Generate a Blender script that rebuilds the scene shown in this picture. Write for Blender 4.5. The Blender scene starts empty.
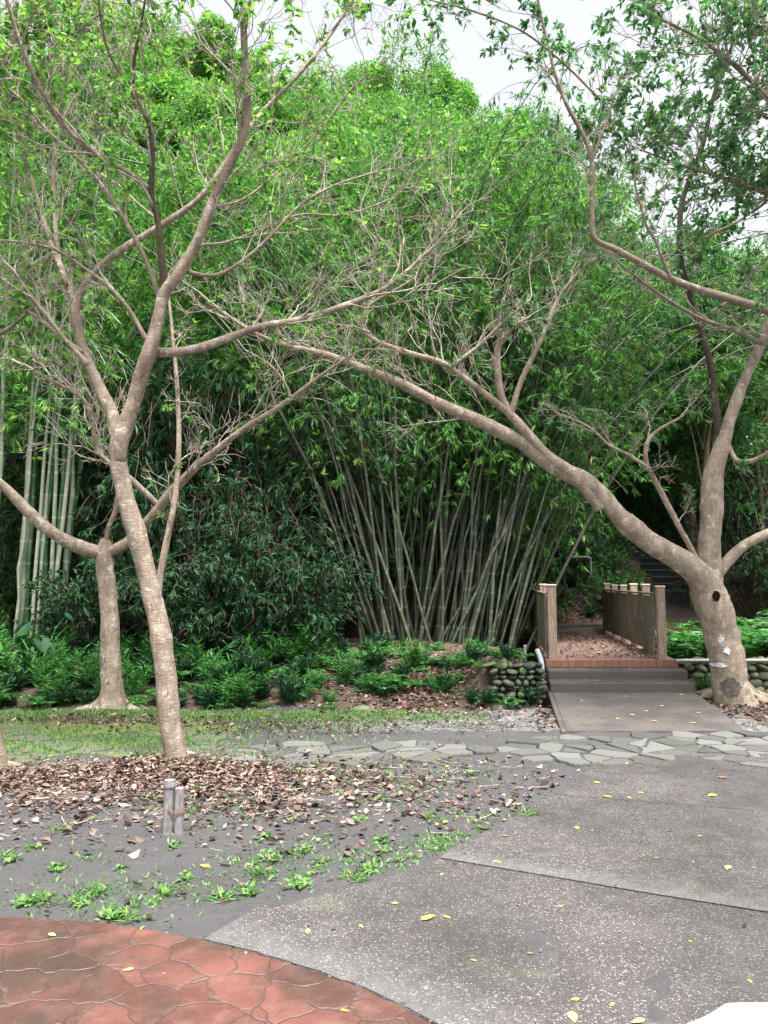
import bpy, bmesh, math, random
import numpy as np
from mathutils import Vector, Matrix
R = math.radians
rng = np.random.default_rng(7)
random.seed(7)
S = bpy.context.scene
COL = S.collection

# ------------------------------------------------------------------ camera
CAMZ = 1.6
PITCH = math.atan(70/768)
cam = bpy.data.cameras.new('camera'); cam.sensor_fit = 'VERTICAL'; cam.sensor_height = 32; cam.lens = 24
cam.clip_end = 2000; cam.clip_start = 0.05
co = bpy.data.objects.new('camera', cam); COL.objects.link(co)
co.location = (0, 0, CAMZ); co.rotation_euler = (R(90)+PITCH, 0, 0)
S.camera = co
S.view_settings.view_transform = 'Standard'; S.view_settings.look = 'None'; S.view_settings.gamma = 1
S.view_settings.exposure = 1.46
S.cycles.max_bounces = 7; S.cycles.diffuse_bounces = 3; S.cycles.transmission_bounces = 4
S.cycles.use_denoising = True
# ------------------------------------------------------------------ world and sun (bright overcast)
SUN_EL, SUN_AZ = R(70), R(165)      # azimuth clockwise from +Y
w = bpy.data.worlds.new('World'); S.world = w; w.use_nodes = True
nt = w.node_tree; nt.nodes.clear()
sky = nt.nodes.new('ShaderNodeTexSky'); sky.sky_type = 'NISHITA'; sky.sun_disc = False
sky.sun_elevation = SUN_EL; sky.sun_rotation = SUN_AZ; sky.dust_density = 4; sky.air_density = 1.0
hs = nt.nodes.new('ShaderNodeHueSaturation'); hs.inputs['Saturation'].default_value = 0.22; hs.inputs['Value'].default_value = 1.85
bg = nt.nodes.new('ShaderNodeBackground'); bg.inputs[1].default_value = 0.075
ow = nt.nodes.new('ShaderNodeOutputWorld')
nt.links.new(sky.outputs[0], hs.inputs['Color']); nt.links.new(hs.outputs[0], bg.inputs[0]); nt.links.new(bg.outputs[0], ow.inputs[0])
sl = bpy.data.lights.new('sun', 'SUN'); sl.energy = 4.6; sl.angle = R(18); sl.color = (1, .97, .92)
so = bpy.data.objects.new('sun', sl); COL.objects.link(so)
sd = Vector((math.sin(SUN_AZ)*math.cos(SUN_EL), math.cos(SUN_AZ)*math.cos(SUN_EL), math.sin(SUN_EL)))
so.rotation_euler = sd.to_track_quat('Z', 'Y').to_euler(); so.location = (0, 0, 30)

# ------------------------------------------------------------------ helpers
def P(px, py, D):
    u = (px-384)/768; v = (512-py)/768
    c, s = math.cos(PITCH), math.sin(PITCH)
    y = c - v*s; z = s + v*c
    return np.array([u/y*D, D, CAMZ + z/y*D])
def G(px, py, z=0.0):
    p = P(px, py, 1.0); k = (CAMZ-z)/(CAMZ-p[2])
    return np.array([p[0]*k, k, z])
def sm(t): t = np.clip(t, 0, 1); return t*t*(3-2*t)
def tag(o, label=None, cat=None, group=None, kind=None):
    if label: o['label'] = label
    if cat: o['category'] = cat
    if group: o['group'] = group
    if kind: o['kind'] = kind
    return o
def empty(name, loc, label=None, cat=None, group=None):
    o = bpy.data.objects.new(name, None); COL.objects.link(o); o.location = tuple(loc); o.empty_display_size = .1
    return tag(o, label, cat, group)
def mesh(name, V, F, mat, parent=None, loc=None, smooth=False, uv=None):
    """V Nx3 world coordinates; F = list of index arrays (each MxK)"""
    V = np.asarray(V, dtype=np.float64)
    if parent is not None: V = V - np.array(parent.location)
    elif loc is not None: V = V - np.array(loc)
    if not isinstance(F, (list, tuple)): F = [F]
    F = [np.asarray(f, dtype=np.int32) for f in F if len(f)]
    me = bpy.data.meshes.new(name)
    me.vertices.add(len(V)); me.vertices.foreach_set('co', V.astype(np.float32).ravel())
    loops = np.concatenate([f.ravel() for f in F])
    tot = np.concatenate([np.full(len(f), f.shape[1], dtype=np.int32) for f in F])
    st = np.concatenate([[0], np.cumsum(tot)[:-1]]).astype(np.int32)
    me.loops.add(len(loops)); me.loops.foreach_set('vertex_index', loops)
    me.polygons.add(len(tot)); me.polygons.foreach_set('loop_start', st)
    try: me.polygons.foreach_set('loop_total', tot)
    except Exception: pass
    if uv is not None:
        l = me.uv_layers.new(name='UVMap'); l.data.foreach_set('uv', np.asarray(uv, dtype=np.float32)[loops].ravel())
    me.update(calc_edges=True)
    me.polygons.foreach_set('use_smooth', np.full(len(tot), smooth, dtype=bool))
    me.materials.append(mat)
    o = bpy.data.objects.new(name, me); COL.objects.link(o)
    if parent is not None: o.parent = parent
    elif loc is not None: o.location = tuple(loc)
    return o
def kids(o): return [c for c in list(o.children)]
def copy_tree(o, loc=None, rot=None, scale=None, parent=None):
    c = o.copy(); COL.objects.link(c)
    if parent is not None: c.parent = parent
    for ch in kids(o): copy_tree(ch, parent=c)
    if loc is not None: c.location = tuple(loc)
    if rot is not None: c.rotation_euler = rot if hasattr(rot, '__len__') else (0, 0, rot)
    if scale is not None: c.scale = scale if hasattr(scale, '__len__') else (scale,)*3
    return c
def join(parts):
    Vs, Fs, n = [], {}, 0
    U = []
    for q in parts:
        V, F = q[0], q[1]
        Vs.append(V); U.append(q[2] if len(q) > 2 and q[2] is not None else np.zeros((len(V), 2)))
        for f in (F if isinstance(F, list) else [F]):
            f = np.asarray(f)
            if len(f): Fs.setdefault(f.shape[1], []).append(f+n)
        n += len(V)
    return np.concatenate(Vs), [np.concatenate(v) for v in Fs.values()], np.concatenate(U)
def resample(pts, vals, n):
    """Catmull-Rom through pts"""
    pts = np.asarray(pts, float); vals = np.asarray(vals, float)
    A = np.column_stack([pts, vals]); m = len(A)
    d = np.concatenate([[0], np.cumsum(np.linalg.norm(np.diff(pts, axis=0), axis=1))]); d /= d[-1]
    t = np.linspace(0, 1, n); k = np.clip(np.searchsorted(d, t, side='right')-1, 0, m-2)
    f = ((t-d[k])/np.maximum(d[k+1]-d[k], 1e-9))[:, None]
    p0 = A[np.maximum(k-1, 0)]; p1 = A[k]; p2 = A[k+1]; p3 = A[np.minimum(k+2, m-1)]
    q = .5*((2*p1)+(-p0+p2)*f+(2*p0-5*p1+4*p2-p3)*f**2+(-p0+3*p1-3*p2+p3)*f**3)
    return q[:, :3], np.maximum(q[:, 3], 1e-4)
def tubes(paths, radii, sides=5, cap=False, lump=0.0):
    """paths (T,n,3), radii (T,n) -> V, F, uv"""
    paths = np.asarray(paths, float); radii = np.asarray(radii, float)
    if paths.ndim == 2: paths = paths[None]; radii = radii[None]
    T, n, _ = paths.shape
    tg = np.gradient(paths, axis=1); tg /= np.maximum(np.linalg.norm(tg, axis=2, keepdims=True), 1e-9)
    mean = tg.mean(1); ax = np.argmin(np.abs(mean), axis=1); ref = np.eye(3)[ax][:, None, :]
    a = np.cross(tg, ref); a /= np.maximum(np.linalg.norm(a, axis=2, keepdims=True), 1e-9)
    b = np.cross(tg, a)
    th = np.linspace(0, 2*math.pi, sides+1)[:sides+1]
    c, s = np.cos(th), np.sin(th)
    rr = radii[:, :, None, None]*np.ones((1, 1, sides+1, 1))
    if lump:
        ln = rng.normal(0, lump, (T, n, sides)); ln = (ln+np.roll(ln, 1, 1)+np.roll(ln, -1, 1)+np.roll(ln, 2, 1)); ln = (ln+np.roll(ln, 1, 2)+np.roll(ln, -1, 2))/3.4
        ln = np.concatenate([ln, ln[:, :, :1]], 2); rr = rr*(1+ln[..., None])
    V = paths[:, :, None, :]+rr*(a[:, :, None, :]*c[None, None, :, None]+b[:, :, None, :]*s[None, None, :, None])
    L = np.concatenate([np.zeros((T, 1)), np.cumsum(np.linalg.norm(np.diff(paths, axis=1), axis=2), axis=1)], 1)
    U = np.stack([np.broadcast_to(th/(2*math.pi), (T, n, sides+1)), np.broadcast_to(L[:, :, None], (T, n, sides+1))], -1)
    i = np.arange(n-1)[:, None]*(sides+1)+np.arange(sides)[None]
    q = np.stack([i, i+1, i+sides+2, i+sides+1], -1).reshape(-1, 4)
    F = (q[None]+(np.arange(T)*n*(sides+1))[:, None, None]).reshape(-1, 4)
    Fs = [F]
    if cap:
        e = (n-1)*(sides+1)+np.arange(sides); s0 = np.arange(sides)[::-1]
        Fs.append(np.concatenate([(e[None]+(np.arange(T)*n*(sides+1))[:, None]), (s0[None]+(np.arange(T)*n*(sides+1))[:, None])]))
    return V.reshape(-1, 3), Fs, U.reshape(-1, 2)
def nrm(a): return a/np.maximum(np.linalg.norm(a, axis=-1, keepdims=True), 1e-9)
def leaves(p, d, L, W, fold=.15, n=4, r=None):
    """leaf polygons at p pointing along d; L, W arrays or scalars"""
    r = r or rng
    p = np.asarray(p, float); N = len(p); d = nrm(np.asarray(d, float))
    L = np.broadcast_to(np.asarray(L, float), (N,))[:, None]; W = np.broadcast_to(np.asarray(W, float), (N,))[:, None]
    up = nrm(np.array([0, 0, 1.0])+r.normal(0, .55, (N, 3)))
    s = nrm(np.cross(d, up)); nn = np.cross(s, d)
    if n == 4:
        V = np.stack([p, p+d*L*.45+s*W*.5+nn*W*fold, p+d*L, p+d*L*.45-s*W*.5+nn*W*fold], 1)
        F = np.arange(N*4).reshape(N, 4)
    else:
        V = np.stack([p, p+d*L*.25+s*W*.42+nn*W*fold, p+d*L*.62+s*W*.42+nn*W*fold, p+d*L-nn*L*.1,
                      p+d*L*.62-s*W*.42+nn*W*fold, p+d*L*.25-s*W*.42+nn*W*fold], 1)
        b = (np.arange(N)*6)[:, None]
        F = np.concatenate([b+np.array([[0, 1, 2, 3]]), b+np.array([[0, 3, 4, 5]])])
    return V.reshape(-1, 3), F
def box(x0, x1, y0, y1, z0, z1):
    V = np.array([[x, y, z] for z in (z0, z1) for y in (y0, y1) for x in (x0, x1)], float)
    F = np.array([[0, 2, 3, 1], [4, 5, 7, 6], [0, 1, 5, 4], [2, 6, 7, 3], [0, 4, 6, 2], [1, 3, 7, 5]])
    return V, F
def bevel(o, wd, seg=2):
    m = o.modifiers.new('bevel', 'BEVEL'); m.width = wd; m.segments = seg; m.limit_method = 'ANGLE'; return o

# ------------------------------------------------------------------ materials
class M:
    def __init__(s, name, rough=.7, spec=.3):
        s.m = bpy.data.materials.new(name); s.m.use_nodes = True; s.t = s.m.node_tree
        s.b = s.t.nodes['Principled BSDF']; s.b.inputs['Roughness'].default_value = rough
        s.b.inputs['Specular IOR Level'].default_value = spec
    def n(s, typ, **k):
        x = s.t.nodes.new('ShaderNode'+typ)
        for a, v in k.items():
            if a.startswith('_'): setattr(x, a[1:], v)
            else: x.inputs[a.replace('_', ' ')].default_value = v
        return x
    def l(s, a, b): s.t.links.new(a, b)
    def coord(s, kind='Object', scale=(1, 1, 1)):
        c = s.n('TexCoord'); mp = s.n('Mapping'); mp.inputs['Scale'].default_value = scale
        s.l(c.outputs[kind], mp.inputs[0]); return mp.outputs[0]
    def pos(s, scale=(1, 1, 1)):
        c = s.n('NewGeometry'); mp = s.n('Mapping'); mp.inputs['Scale'].default_value = scale
        s.l(c.outputs['Position'], mp.inputs[0]); return mp.outputs[0]
    def noise(s, vec, scale, detail=5, rough=.6, out='Fac'):
        x = s.n('TexNoise', Scale=scale, Detail=detail, Roughness=rough); s.l(vec, x.inputs['Vector']); return x.outputs[out]
    def ramp(s, fac, stops, interp='LINEAR'):
        x = s.n('ValToRGB'); x.color_ramp.interpolation = interp
        e = x.color_ramp.elements
        while len(e) < len(stops): e.new(.5)
        for el, (p_, c) in zip(e, stops):
            el.position = p_; el.color = (*c, 1) if hasattr(c, '__len__') else (c, c, c, 1)
        s.l(fac, x.inputs[0]); return x.outputs[0]
    def mix(s, fac, a, b, blend='MIX'):
        x = s.n('MixRGB', _blend_type=blend)
        for i, v in enumerate((fac, a, b)):
            if hasattr(v, 'is_output'): s.l(v, x.inputs[i])
            elif hasattr(v, '__len__'): x.inputs[i].default_value = (*v, 1)
            else: x.inputs[i].default_value = v if i == 0 else (v, v, v, 1)
        return x.outputs[0]
    def math(s, op, a, b=None):
        x = s.n('Math', _operation=op)
        for i, v in enumerate((a, b)):
            if v is None: continue
            if hasattr(v, 'is_output'): s.l(v, x.inputs[i])
            else: x.inputs[i].default_value = v
        return x.outputs[0]
    def bump(s, h, strength=.4, dist=.02):
        x = s.n('Bump', Strength=strength, Distance=dist); s.l(h, x.inputs['Height']); s.l(x.outputs[0], s.b.inputs['Normal']); return s
    def col(s, c):
        if hasattr(c, 'is_output'): s.l(c, s.b.inputs['Base Color'])
        else: s.b.inputs['Base Color'].default_value = (*c, 1)
        return s
def leafmat(name, stops, trans=.35, rough=.45, spec=.4, big=0.0):
    a = M(name, rough, spec); g = a.n('NewGeometry')
    c = a.ramp(g.outputs['Random Per Island'], stops)
    if big:
        nz = a.noise(a.pos(), big, 2); c = a.mix(a.ramp(nz, [(.4, 0.0), (.62, .55)]), c, tuple(np.array([q_ for q_ in stops if q_[0] < .96 or q_ is stops[-1] and len(stops) == 3][-1][1])*1.1))
    a.col(c)
    tr = a.n('BsdfTranslucent'); hv = a.n('HueSaturation', Saturation=1.1, Value=1.3); a.l(c, hv.inputs['Color']); a.l(hv.outputs[0], tr.inputs[0])
    mx = a.n('MixShader'); mx.inputs[0].default_value = trans
    a.l(a.b.outputs[0], mx.inputs[1]); a.l(tr.outputs[0], mx.inputs[2])
    a.l(mx.outputs[0], a.t.nodes['Material Output'].inputs[0])
    return a.m
def bark(name, base, dark, lichen, lich=.6, ring=True):
    a = M(name, .85, .2); p = a.pos((1, 1, 1)); p2 = a.pos((6, 6, 30)); p3 = a.pos((1, 1, .35))
    c = a.mix(a.ramp(a.noise(p3, 9, 6, .7), [(.35, 0.), (.7, 1.)]), dark, base)
    if ring: c = a.mix(a.math('MULTIPLY', a.ramp(a.noise(p2, 1.6, 3, .6), [(.45, 0.), (.62, 1.)]), .35), c, tuple(np.array(dark)*.8))
    v = a.noise(p, 11, 8, .72)
    c = a.mix(a.ramp(v, [(lich-.04, 0.), (lich+.03, .8)]), c, lichen)
    v2 = a.noise(p, 5, 4, .6)
    c = a.mix(a.ramp(a.noise(p, 2.3, 6, .7), [(.45, 0.), (.62, .55)]), c, tuple(np.array(dark)*1.1))
    c = a.mix(a.ramp(a.noise(a.pos((14, 14, 2.5)), 3, 5, .75), [(.56, 0.), (.63, .6)]), c, tuple(np.array(dark)*.55))
    c = a.mix(a.ramp(v2, [(.56, 0.), (.7, .4)]), c, (.15, .15, .09))
    a.col(c); h = a.noise(p2, 2.2, 6, .7); h2 = a.noise(p, 45, 4, .7)
    a.bump(a.math('ADD', h, h2), .6, .02)
    return a.m
mt = {}
mt['bark_warm'] = bark('bark_warm', (.44, .355, .275), (.17, .13, .10), (.52, .49, .44), .59)
mt['bark_pale'] = bark('bark_pale', (.53, .44, .345), (.22, .17, .13), (.62, .57, .5), .6)
mt['bark_grey'] = bark('bark_grey', (.33, .26, .2), (.15, .12, .09), (.5, .5, .45), .6)
mt['bark_dark'] = bark('bark_dark', (.15, .11, .085), (.06, .045, .035), (.3, .3, .25), .7)
mt['twig'] = bark('twig', (.46, .40, .325), (.24, .2, .16), (.55, .52, .46), .56, False)
mt['leaf_bright'] = leafmat('leaf_bright', [(0, (.05, .15, .035)), (.5, (.11, .27, .05)), (1, (.28, .45, .1))], .5)
mt['leaf_mid'] = leafmat('leaf_mid', [(0, (.04, .12, .05)), (.6, (.08, .2, .07)), (1, (.17, .32, .11))], .45)
mt['leaf_hill'] = leafmat('leaf_hill', [(0, (.055, .15, .035)), (.6, (.11, .25, .06)), (1, (.22, .38, .11))], .4, .6, .2)  # slight hillside haze put into the leaf colour as paler green
mt['leaf_hill_dark'] = leafmat('leaf_hill_dark', [(0, (.028, .085, .032)), (.6, (.05, .14, .045)), (1, (.1, .22, .06))], .35, .6, .2)
mt['leaf_bamboo'] = leafmat('leaf_bamboo', [(0, (.02, .08, .022)), (.6, (.045, .155, .032)), (.93, (.11, .28, .05)), (.97, (.3, .3, .07)), (1, (.3, .22, .09))], .4, .6, .25, .45)
mt['leaf_bamboo_light'] = leafmat('leaf_bamboo_light', [(0, (.05, .16, .03)), (.6, (.11, .28, .05)), (.95, (.24, .43, .1)), (1, (.42, .4, .12))], .45, .6, .25)
mt['leaf_shrub'] = leafmat('leaf_shrub', [(0, (.008, .03, .014)), (.6, (.016, .06, .022)), (1, (.05, .13, .045))], .25, .55, .3)  # deep understory shade put into these lowered leaf tones
mt['leaf_fern'] = leafmat('leaf_fern', [(0, (.02, .085, .022)), (.6, (.05, .19, .04)), (1, (.15, .33, .07))], .3)
mt['leaf_weed'] = leafmat('leaf_weed', [(0, (.05, .13, .035)), (.6, (.11, .24, .06)), (1, (.24, .36, .11))], .35, .6)
mt['leaf_litter'] = leafmat('leaf_litter', [(0, (.022, .015, .012)), (.4, (.08, .053, .042)), (.8, (.2, .138, .115)), (1, (.33, .25, .215))], .08, .85, .1)
mt['leaf_yellow'] = leafmat('leaf_yellow', [(0, (.55, .42, .06)), (.5, (.6, .52, .1)), (1, (.42, .45, .1))], .2, .6)
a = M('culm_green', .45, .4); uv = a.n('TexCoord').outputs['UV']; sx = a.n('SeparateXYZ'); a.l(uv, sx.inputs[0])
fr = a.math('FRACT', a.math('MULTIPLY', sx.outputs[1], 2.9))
p = a.pos((1, 1, .25)); base = a.ramp(a.noise(p, 7, 5, .7), [(.3, (.018, .028, .016)), (.55, (.045, .055, .036)), (.74, (.16, .17, .13))])  # culm tones lowered, carrying the shade of the grove in the colour
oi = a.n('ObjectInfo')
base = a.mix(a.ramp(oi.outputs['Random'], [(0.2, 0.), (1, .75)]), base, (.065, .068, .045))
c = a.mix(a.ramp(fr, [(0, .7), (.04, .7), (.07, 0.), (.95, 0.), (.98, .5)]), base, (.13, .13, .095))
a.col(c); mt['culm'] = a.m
a = M('culm_bright', .4, .5); uv = a.n('TexCoord').outputs['UV']; sx = a.n('SeparateXYZ'); a.l(uv, sx.inputs[0])
fr = a.math('FRACT', a.math('MULTIPLY', sx.outputs[1], 2.7))
oi = a.n('ObjectInfo'); base = a.ramp(oi.outputs['Random'], [(0, (.03, .13, .045)), (.45, (.05, .17, .06)), (.6, (.12, .15, .1)), (1, (.2, .21, .16))])
base = a.mix(a.ramp(a.noise(a.pos((1, 1, .3)), 9, 5, .7), [(.5, 0.), (.7, .5)]), base, (.35, .37, .28))
c = a.mix(a.ramp(fr, [(0, 1.), (.03, 1.), (.06, 0.), (.94, 0.), (.97, .8)]), base, (.26, .28, .2))
a.col(c); mt['culm_bright'] = a.m

# ground
a = M('ground', .9, .25); p = a.pos()
at = a.n('Attribute', _attribute_name='zone'); sp = a.n('SeparateXYZ'); a.l(at.outputs['Vector'], sp.inputs[0])
n1 = a.noise(p, 1.3, 6, .65); n2 = a.noise(p, 14, 6, .7); n3 = a.noise(p, 70, 5, .75)
soil = a.mix(n2, (.05, .048, .051), (.095, .091, .094)); soil = a.mix(a.ramp(n1, [(.4, 0.), (.65, .6)]), soil, (.05, .047, .05))
soil = a.mix(a.ramp(n3, [(.6, 0.), (.72, .5)]), soil, (.18, .175, .17))
moss = a.mix(n2, (.05, .085, .025), (.16, .2, .06)); moss = a.mix(a.ramp(n3, [(.45, 0.), (.6, .5)]), moss, (.2, .25, .1))
dirt = a.mix(n2, (.04, .027, .02), (.12, .082, .06)); dirt = a.mix(a.ramp(n3, [(.5, 0.), (.65, .5)]), dirt, (.22, .16, .125))
vo = a.n('TexVoronoi', Scale=34); a.l(p, vo.inputs['Vector']); gc = a.n('SeparateXYZ'); a.l(vo.outputs['Color'], gc.inputs[0])
grav = a.ramp(gc.outputs[0], [(0, (.11, .11, .11)), (.6, (.13, .125, .12)), (1, (.25, .24, .235))])
def zm(ch):
    return a.ramp(a.math('ADD', ch, a.math('MULTIPLY', a.math('SUBTRACT', a.math('ADD', a.math('MULTIPLY', n1, .5), a.math('MULTIPLY', n2, .5)), .5), 1.6)), [(.42, 0.), (.58, 1.)])
yy = a.n('SeparateXYZ'); a.l(p, yy.inputs[0]); soil = a.mix(a.ramp(a.math('DIVIDE', yy.outputs[1], 30.), [(.55, 0.), (.65, .8)]), soil, (.035, .03, .022))  # soil beyond the bridge darkened in colour to stand for woodland shade
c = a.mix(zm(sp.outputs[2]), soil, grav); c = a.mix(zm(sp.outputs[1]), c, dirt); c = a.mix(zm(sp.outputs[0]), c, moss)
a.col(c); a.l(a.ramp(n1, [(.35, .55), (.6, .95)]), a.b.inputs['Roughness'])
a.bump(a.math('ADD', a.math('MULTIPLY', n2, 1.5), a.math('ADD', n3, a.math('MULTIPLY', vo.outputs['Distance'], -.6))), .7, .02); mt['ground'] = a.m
# exposed aggregate concrete
def agg(name, dark, mid, light, amount=.5, edge=False):
    a = M(name, .7, .35); p = a.pos()
    v = a.n('TexVoronoi', Scale=125); a.l(p, v.inputs['Vector']); g = a.n('SeparateXYZ'); a.l(v.outputs['Color'], g.inputs[0])
    v2 = a.n('TexVoronoi', Scale=95); a.l(p, v2.inputs['Vector']); g2 = a.n('SeparateXYZ'); a.l(v2.outputs['Color'], g2.inputs[0])
    st = a.ramp(g.outputs[0], [(0, dark), (amount, mid), (.86, mid), (.93, light), (1, light)])
    st = a.mix(a.math('MULTIPLY', a.ramp(v.outputs['Distance'], [(.35, 0.), (.6, 1.)]), .8), st, dark)
    st = a.mix(a.math('MULTIPLY', a.math('GREATER_THAN', g2.outputs[1], .96), a.math('LESS_THAN', v2.outputs['Distance'], .33)), st, light)
    big = a.noise(p, .8, 5, .6); med = a.noise(p, 5, 5, .65)
    st = a.mix(a.ramp(big, [(.42, 0.), (.58, .5)]), st, dark)
    crk = a.n('TexVoronoi', _feature='DISTANCE_TO_EDGE', Scale=.55); wn = a.n('TexNoise', Scale=2.5, Detail=6); a.l(p, wn.inputs['Vector']); ad = a.n('MixRGB', _blend_type='ADD'); ad.inputs[0].default_value = .5; a.l(p, ad.inputs[1]); a.l(wn.outputs['Color'], ad.inputs[2]); a.l(ad.outputs[0], crk.inputs['Vector'])
    st = a.mix(a.math('MULTIPLY', a.ramp(crk.outputs['Distance'], [(0, 1.), (.0025, 0.)]), a.math('MULTIPLY', a.ramp(big, [(.5, 0.), (.6, 1.)]), .7)), st, (.03, .03, .028))
    st = a.mix(a.ramp(a.noise(p, 28, 3, .6), [(.68, 0.), (.74, .7)]), st, (.05, .045, .04))
    st = a.mix(a.ramp(med, [(.5, 0.), (.75, .3)]), st, (.135, .127, .125))
    if edge:
        uvn = a.n('TexCoord').outputs['UV']; sx_ = a.n('SeparateXYZ'); a.l(uvn, sx_.inputs[0])
        fe = a.math('ADD', sx_.outputs[0], a.math('MULTIPLY', a.math('SUBTRACT', a.noise(p, 7, 5, .7), .5), 1.4))
        st = a.mix(a.math('MULTIPLY', a.ramp(fe, [(.1, 1.), (.75, 0.)]), .13), st, (.34, .335, .34))
    st = a.mix(a.ramp(a.noise(p, 1.7, 4, .6), [(.6, 0.), (.75, .3)]), st, (.13, .15, .08))
    a.col(st); a.l(a.ramp(big, [(.4, .72), (.62, .42)]), a.b.inputs['Roughness'])
    a.bump(a.math('ADD', a.math('MULTIPLY', v.outputs['Distance'], -1.), a.math('MULTIPLY', med, .5)), .5, .006)
    return a.m
mt['agg'] = agg('exposed_aggregate', (.04, .036, .036), (.09, .082, .081), (.24, .228, .22))
mt['agg_edge'] = agg('washed_edge', (.04, .036, .036), (.09, .082, .081), (.24, .228, .22), .5, True)
a = M('ramp_concrete', .8, .3); p = a.pos(); big = a.noise(p, 1.6, 6, .65); med = a.noise(p, 22, 6, .75)
c = a.mix(med, (.045, .04, .037), (.125, .112, .104)); c = a.mix(a.ramp(a.noise(p, 70, 4, .7), [(.55, 0.), (.7, .5)]), c, (.17, .155, .145)); c = a.mix(a.ramp(a.noise(p, 4.5, 7, .75), [(.5, 0.), (.64, .65)]), c, (.038, .034, .028)); c = a.mix(a.ramp(big, [(.42, 0.), (.62, .8)]), c, (.05, .044, .04))
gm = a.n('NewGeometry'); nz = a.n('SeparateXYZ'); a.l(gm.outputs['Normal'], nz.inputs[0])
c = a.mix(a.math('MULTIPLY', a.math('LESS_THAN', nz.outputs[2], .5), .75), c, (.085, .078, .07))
a.col(c).bump(a.math('ADD', big, med), .4, .01); mt['concrete'] = a.m
# stamped red paving
a = M('stamped_red', .5, .4); p = a.pos()
wob = a.n('TexNoise', Scale=3.5, Detail=3); a.l(p, wob.inputs['Vector'])
pv = a.n('MixRGB', _blend_type='ADD'); pv.inputs[0].default_value = .22; a.l(p, pv.inputs[1]); a.l(wob.outputs['Color'], pv.inputs[2])
v = a.n('TexVoronoi', _feature='DISTANCE_TO_EDGE', Scale=4.7); a.l(pv.outputs[0], v.inputs['Vector'])
vc = a.n('TexVoronoi', Scale=4.7); a.l(pv.outputs[0], vc.inputs['Vector']); g = a.n('SeparateXYZ'); a.l(vc.outputs['Color'], g.inputs[0])
n1 = a.noise(p, 7, 8, .75); n2 = a.noise(p, 45, 6, .75); n0 = a.noise(p, 1.1, 6, .65)
c = a.ramp(g.outputs[0], [(0, (.07, .026, .02)), (.5, (.105, .038, .029)), (1, (.15, .058, .044))])
c = a.mix(a.ramp(n1, [(.45, 0.), (.7, .6)]), c, (.19, .105, .09)); c = a.mix(a.ramp(n2, [(.5, 0.), (.7, .4)]), c, (.075, .04, .032))
c = a.mix(a.ramp(n0, [(.44, 0.), (.6, .8)]), c, (.035, .028, .022))
gr = a.ramp(v.outputs['Distance'], [(.0, 1.), (.014, 1.), (.03, 0.)])
c = a.mix(a.math('MULTIPLY', gr, .8), c, (.09, .055, .045))
a.col(c); a.l(a.ramp(n0, [(.4, .65), (.62, .42)]), a.b.inputs['Roughness'])
a.bump(a.math('ADD', a.ramp(v.outputs['Distance'], [(0, 0.), (.03, 1.)]), a.math('ADD', a.math('MULTIPLY', n1, 1.2), a.math('MULTIPLY', n2, .5))), .8, .008); mt['red'] = a.m
# stones
def stone(name, c0, c1, c2, mossy=.5, sc=1):
    a = M(name, .8, .3); p = a.pos(); g = a.n('NewGeometry')
    c = a.ramp(g.outputs['Random Per Island'], [(0, c0), (.5, c1), (1, c2)])
    n1 = a.noise(p, 8*sc, 5, .7); n2 = a.noise(p, 50*sc, 4, .7)
    c = a.mix(a.ramp(n2, [(.4, 0.), (.7, .35)]), c, tuple(np.array(c0)*.7))
    c = a.mix(a.ramp(n1, [(mossy, 0.), (mossy+.12, .85)]), c, (.08, .12, .035))
    a.col(c).bump(a.math('ADD', n1, a.math('MULTIPLY', n2, .4)), .5, .012); return a.m
mt['flag'] = stone('flagstone', (.055, .054, .052), (.088, .087, .084), (.135, .133, .128), .56)
mt['flag_moss'] = stone('flagstone_mossy', (.06, .062, .05), (.09, .09, .078), (.125, .125, .11), .46)
mt['wallstone'] = stone('wall_stone', (.06, .068, .04), (.12, .125, .08), (.22, .215, .16), .5)
mt['wallstone_dark'] = stone('wall_stone_dark', (.02, .023, .02), (.045, .048, .04), (.085, .09, .075), .48)
a = M('mortar', .95, .1); a.col(a.mix(a.noise(a.pos(), 20), (.03, .03, .022), (.06, .06, .045))); mt['mortar'] = a.m
# weathered wood / fake wood concrete
def wood(name, c0, c1, moss=.62, rd=.3):
    a = M(name, .85, .2); p = a.pos((9, 9, 1.2)); q = a.pos()
    c = a.mix(a.ramp(a.noise(p, 4, 6, .7), [(.35, 0.), (.65, 1.)]), c0, c1)
    g = a.n('NewGeometry'); c = a.mix(a.math('MULTIPLY', g.outputs['Random Per Island'], .4), c, tuple(np.array(c0)*.6))
    c = a.mix(a.ramp(a.noise(q, 16, 5, .75), [(.56, 0.), (.62, .6)]), c, (.4, .39, .33))
    c = a.mix(a.ramp(a.noise(q, 5, 5, .7), [(moss-.12, 0.), (moss+.05, .7)]), c, (.075, .085, .04))
    a.col(c).bump(a.noise(p, 8, 6, .7), .5, .01); return a.m
mt['board'] = wood('weathered_board', (.13, .112, .09), (.25, .222, .182), .56)
mt['post'] = wood('weathered_post', (.2, .145, .11), (.34, .26, .2), .72)
mt['deck'] = wood('deck', (.12, .075, .06), (.22, .14, .115), .8)
a = M('post_cap', .7); a.col(a.mix(a.noise(a.pos(), 30), (.45, .34, .26), (.6, .48, .38))); mt['cap'] = a.m
a = M('brick', .8); g = a.n('NewGeometry'); a.col(a.mix(a.noise(a.pos(), 25), a.ramp(g.outputs['Random Per Island'], [(0, (.2, .085, .06)), (1, (.28, .13, .095))]), (.2, .1, .075))); mt['brick'] = a.m
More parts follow.
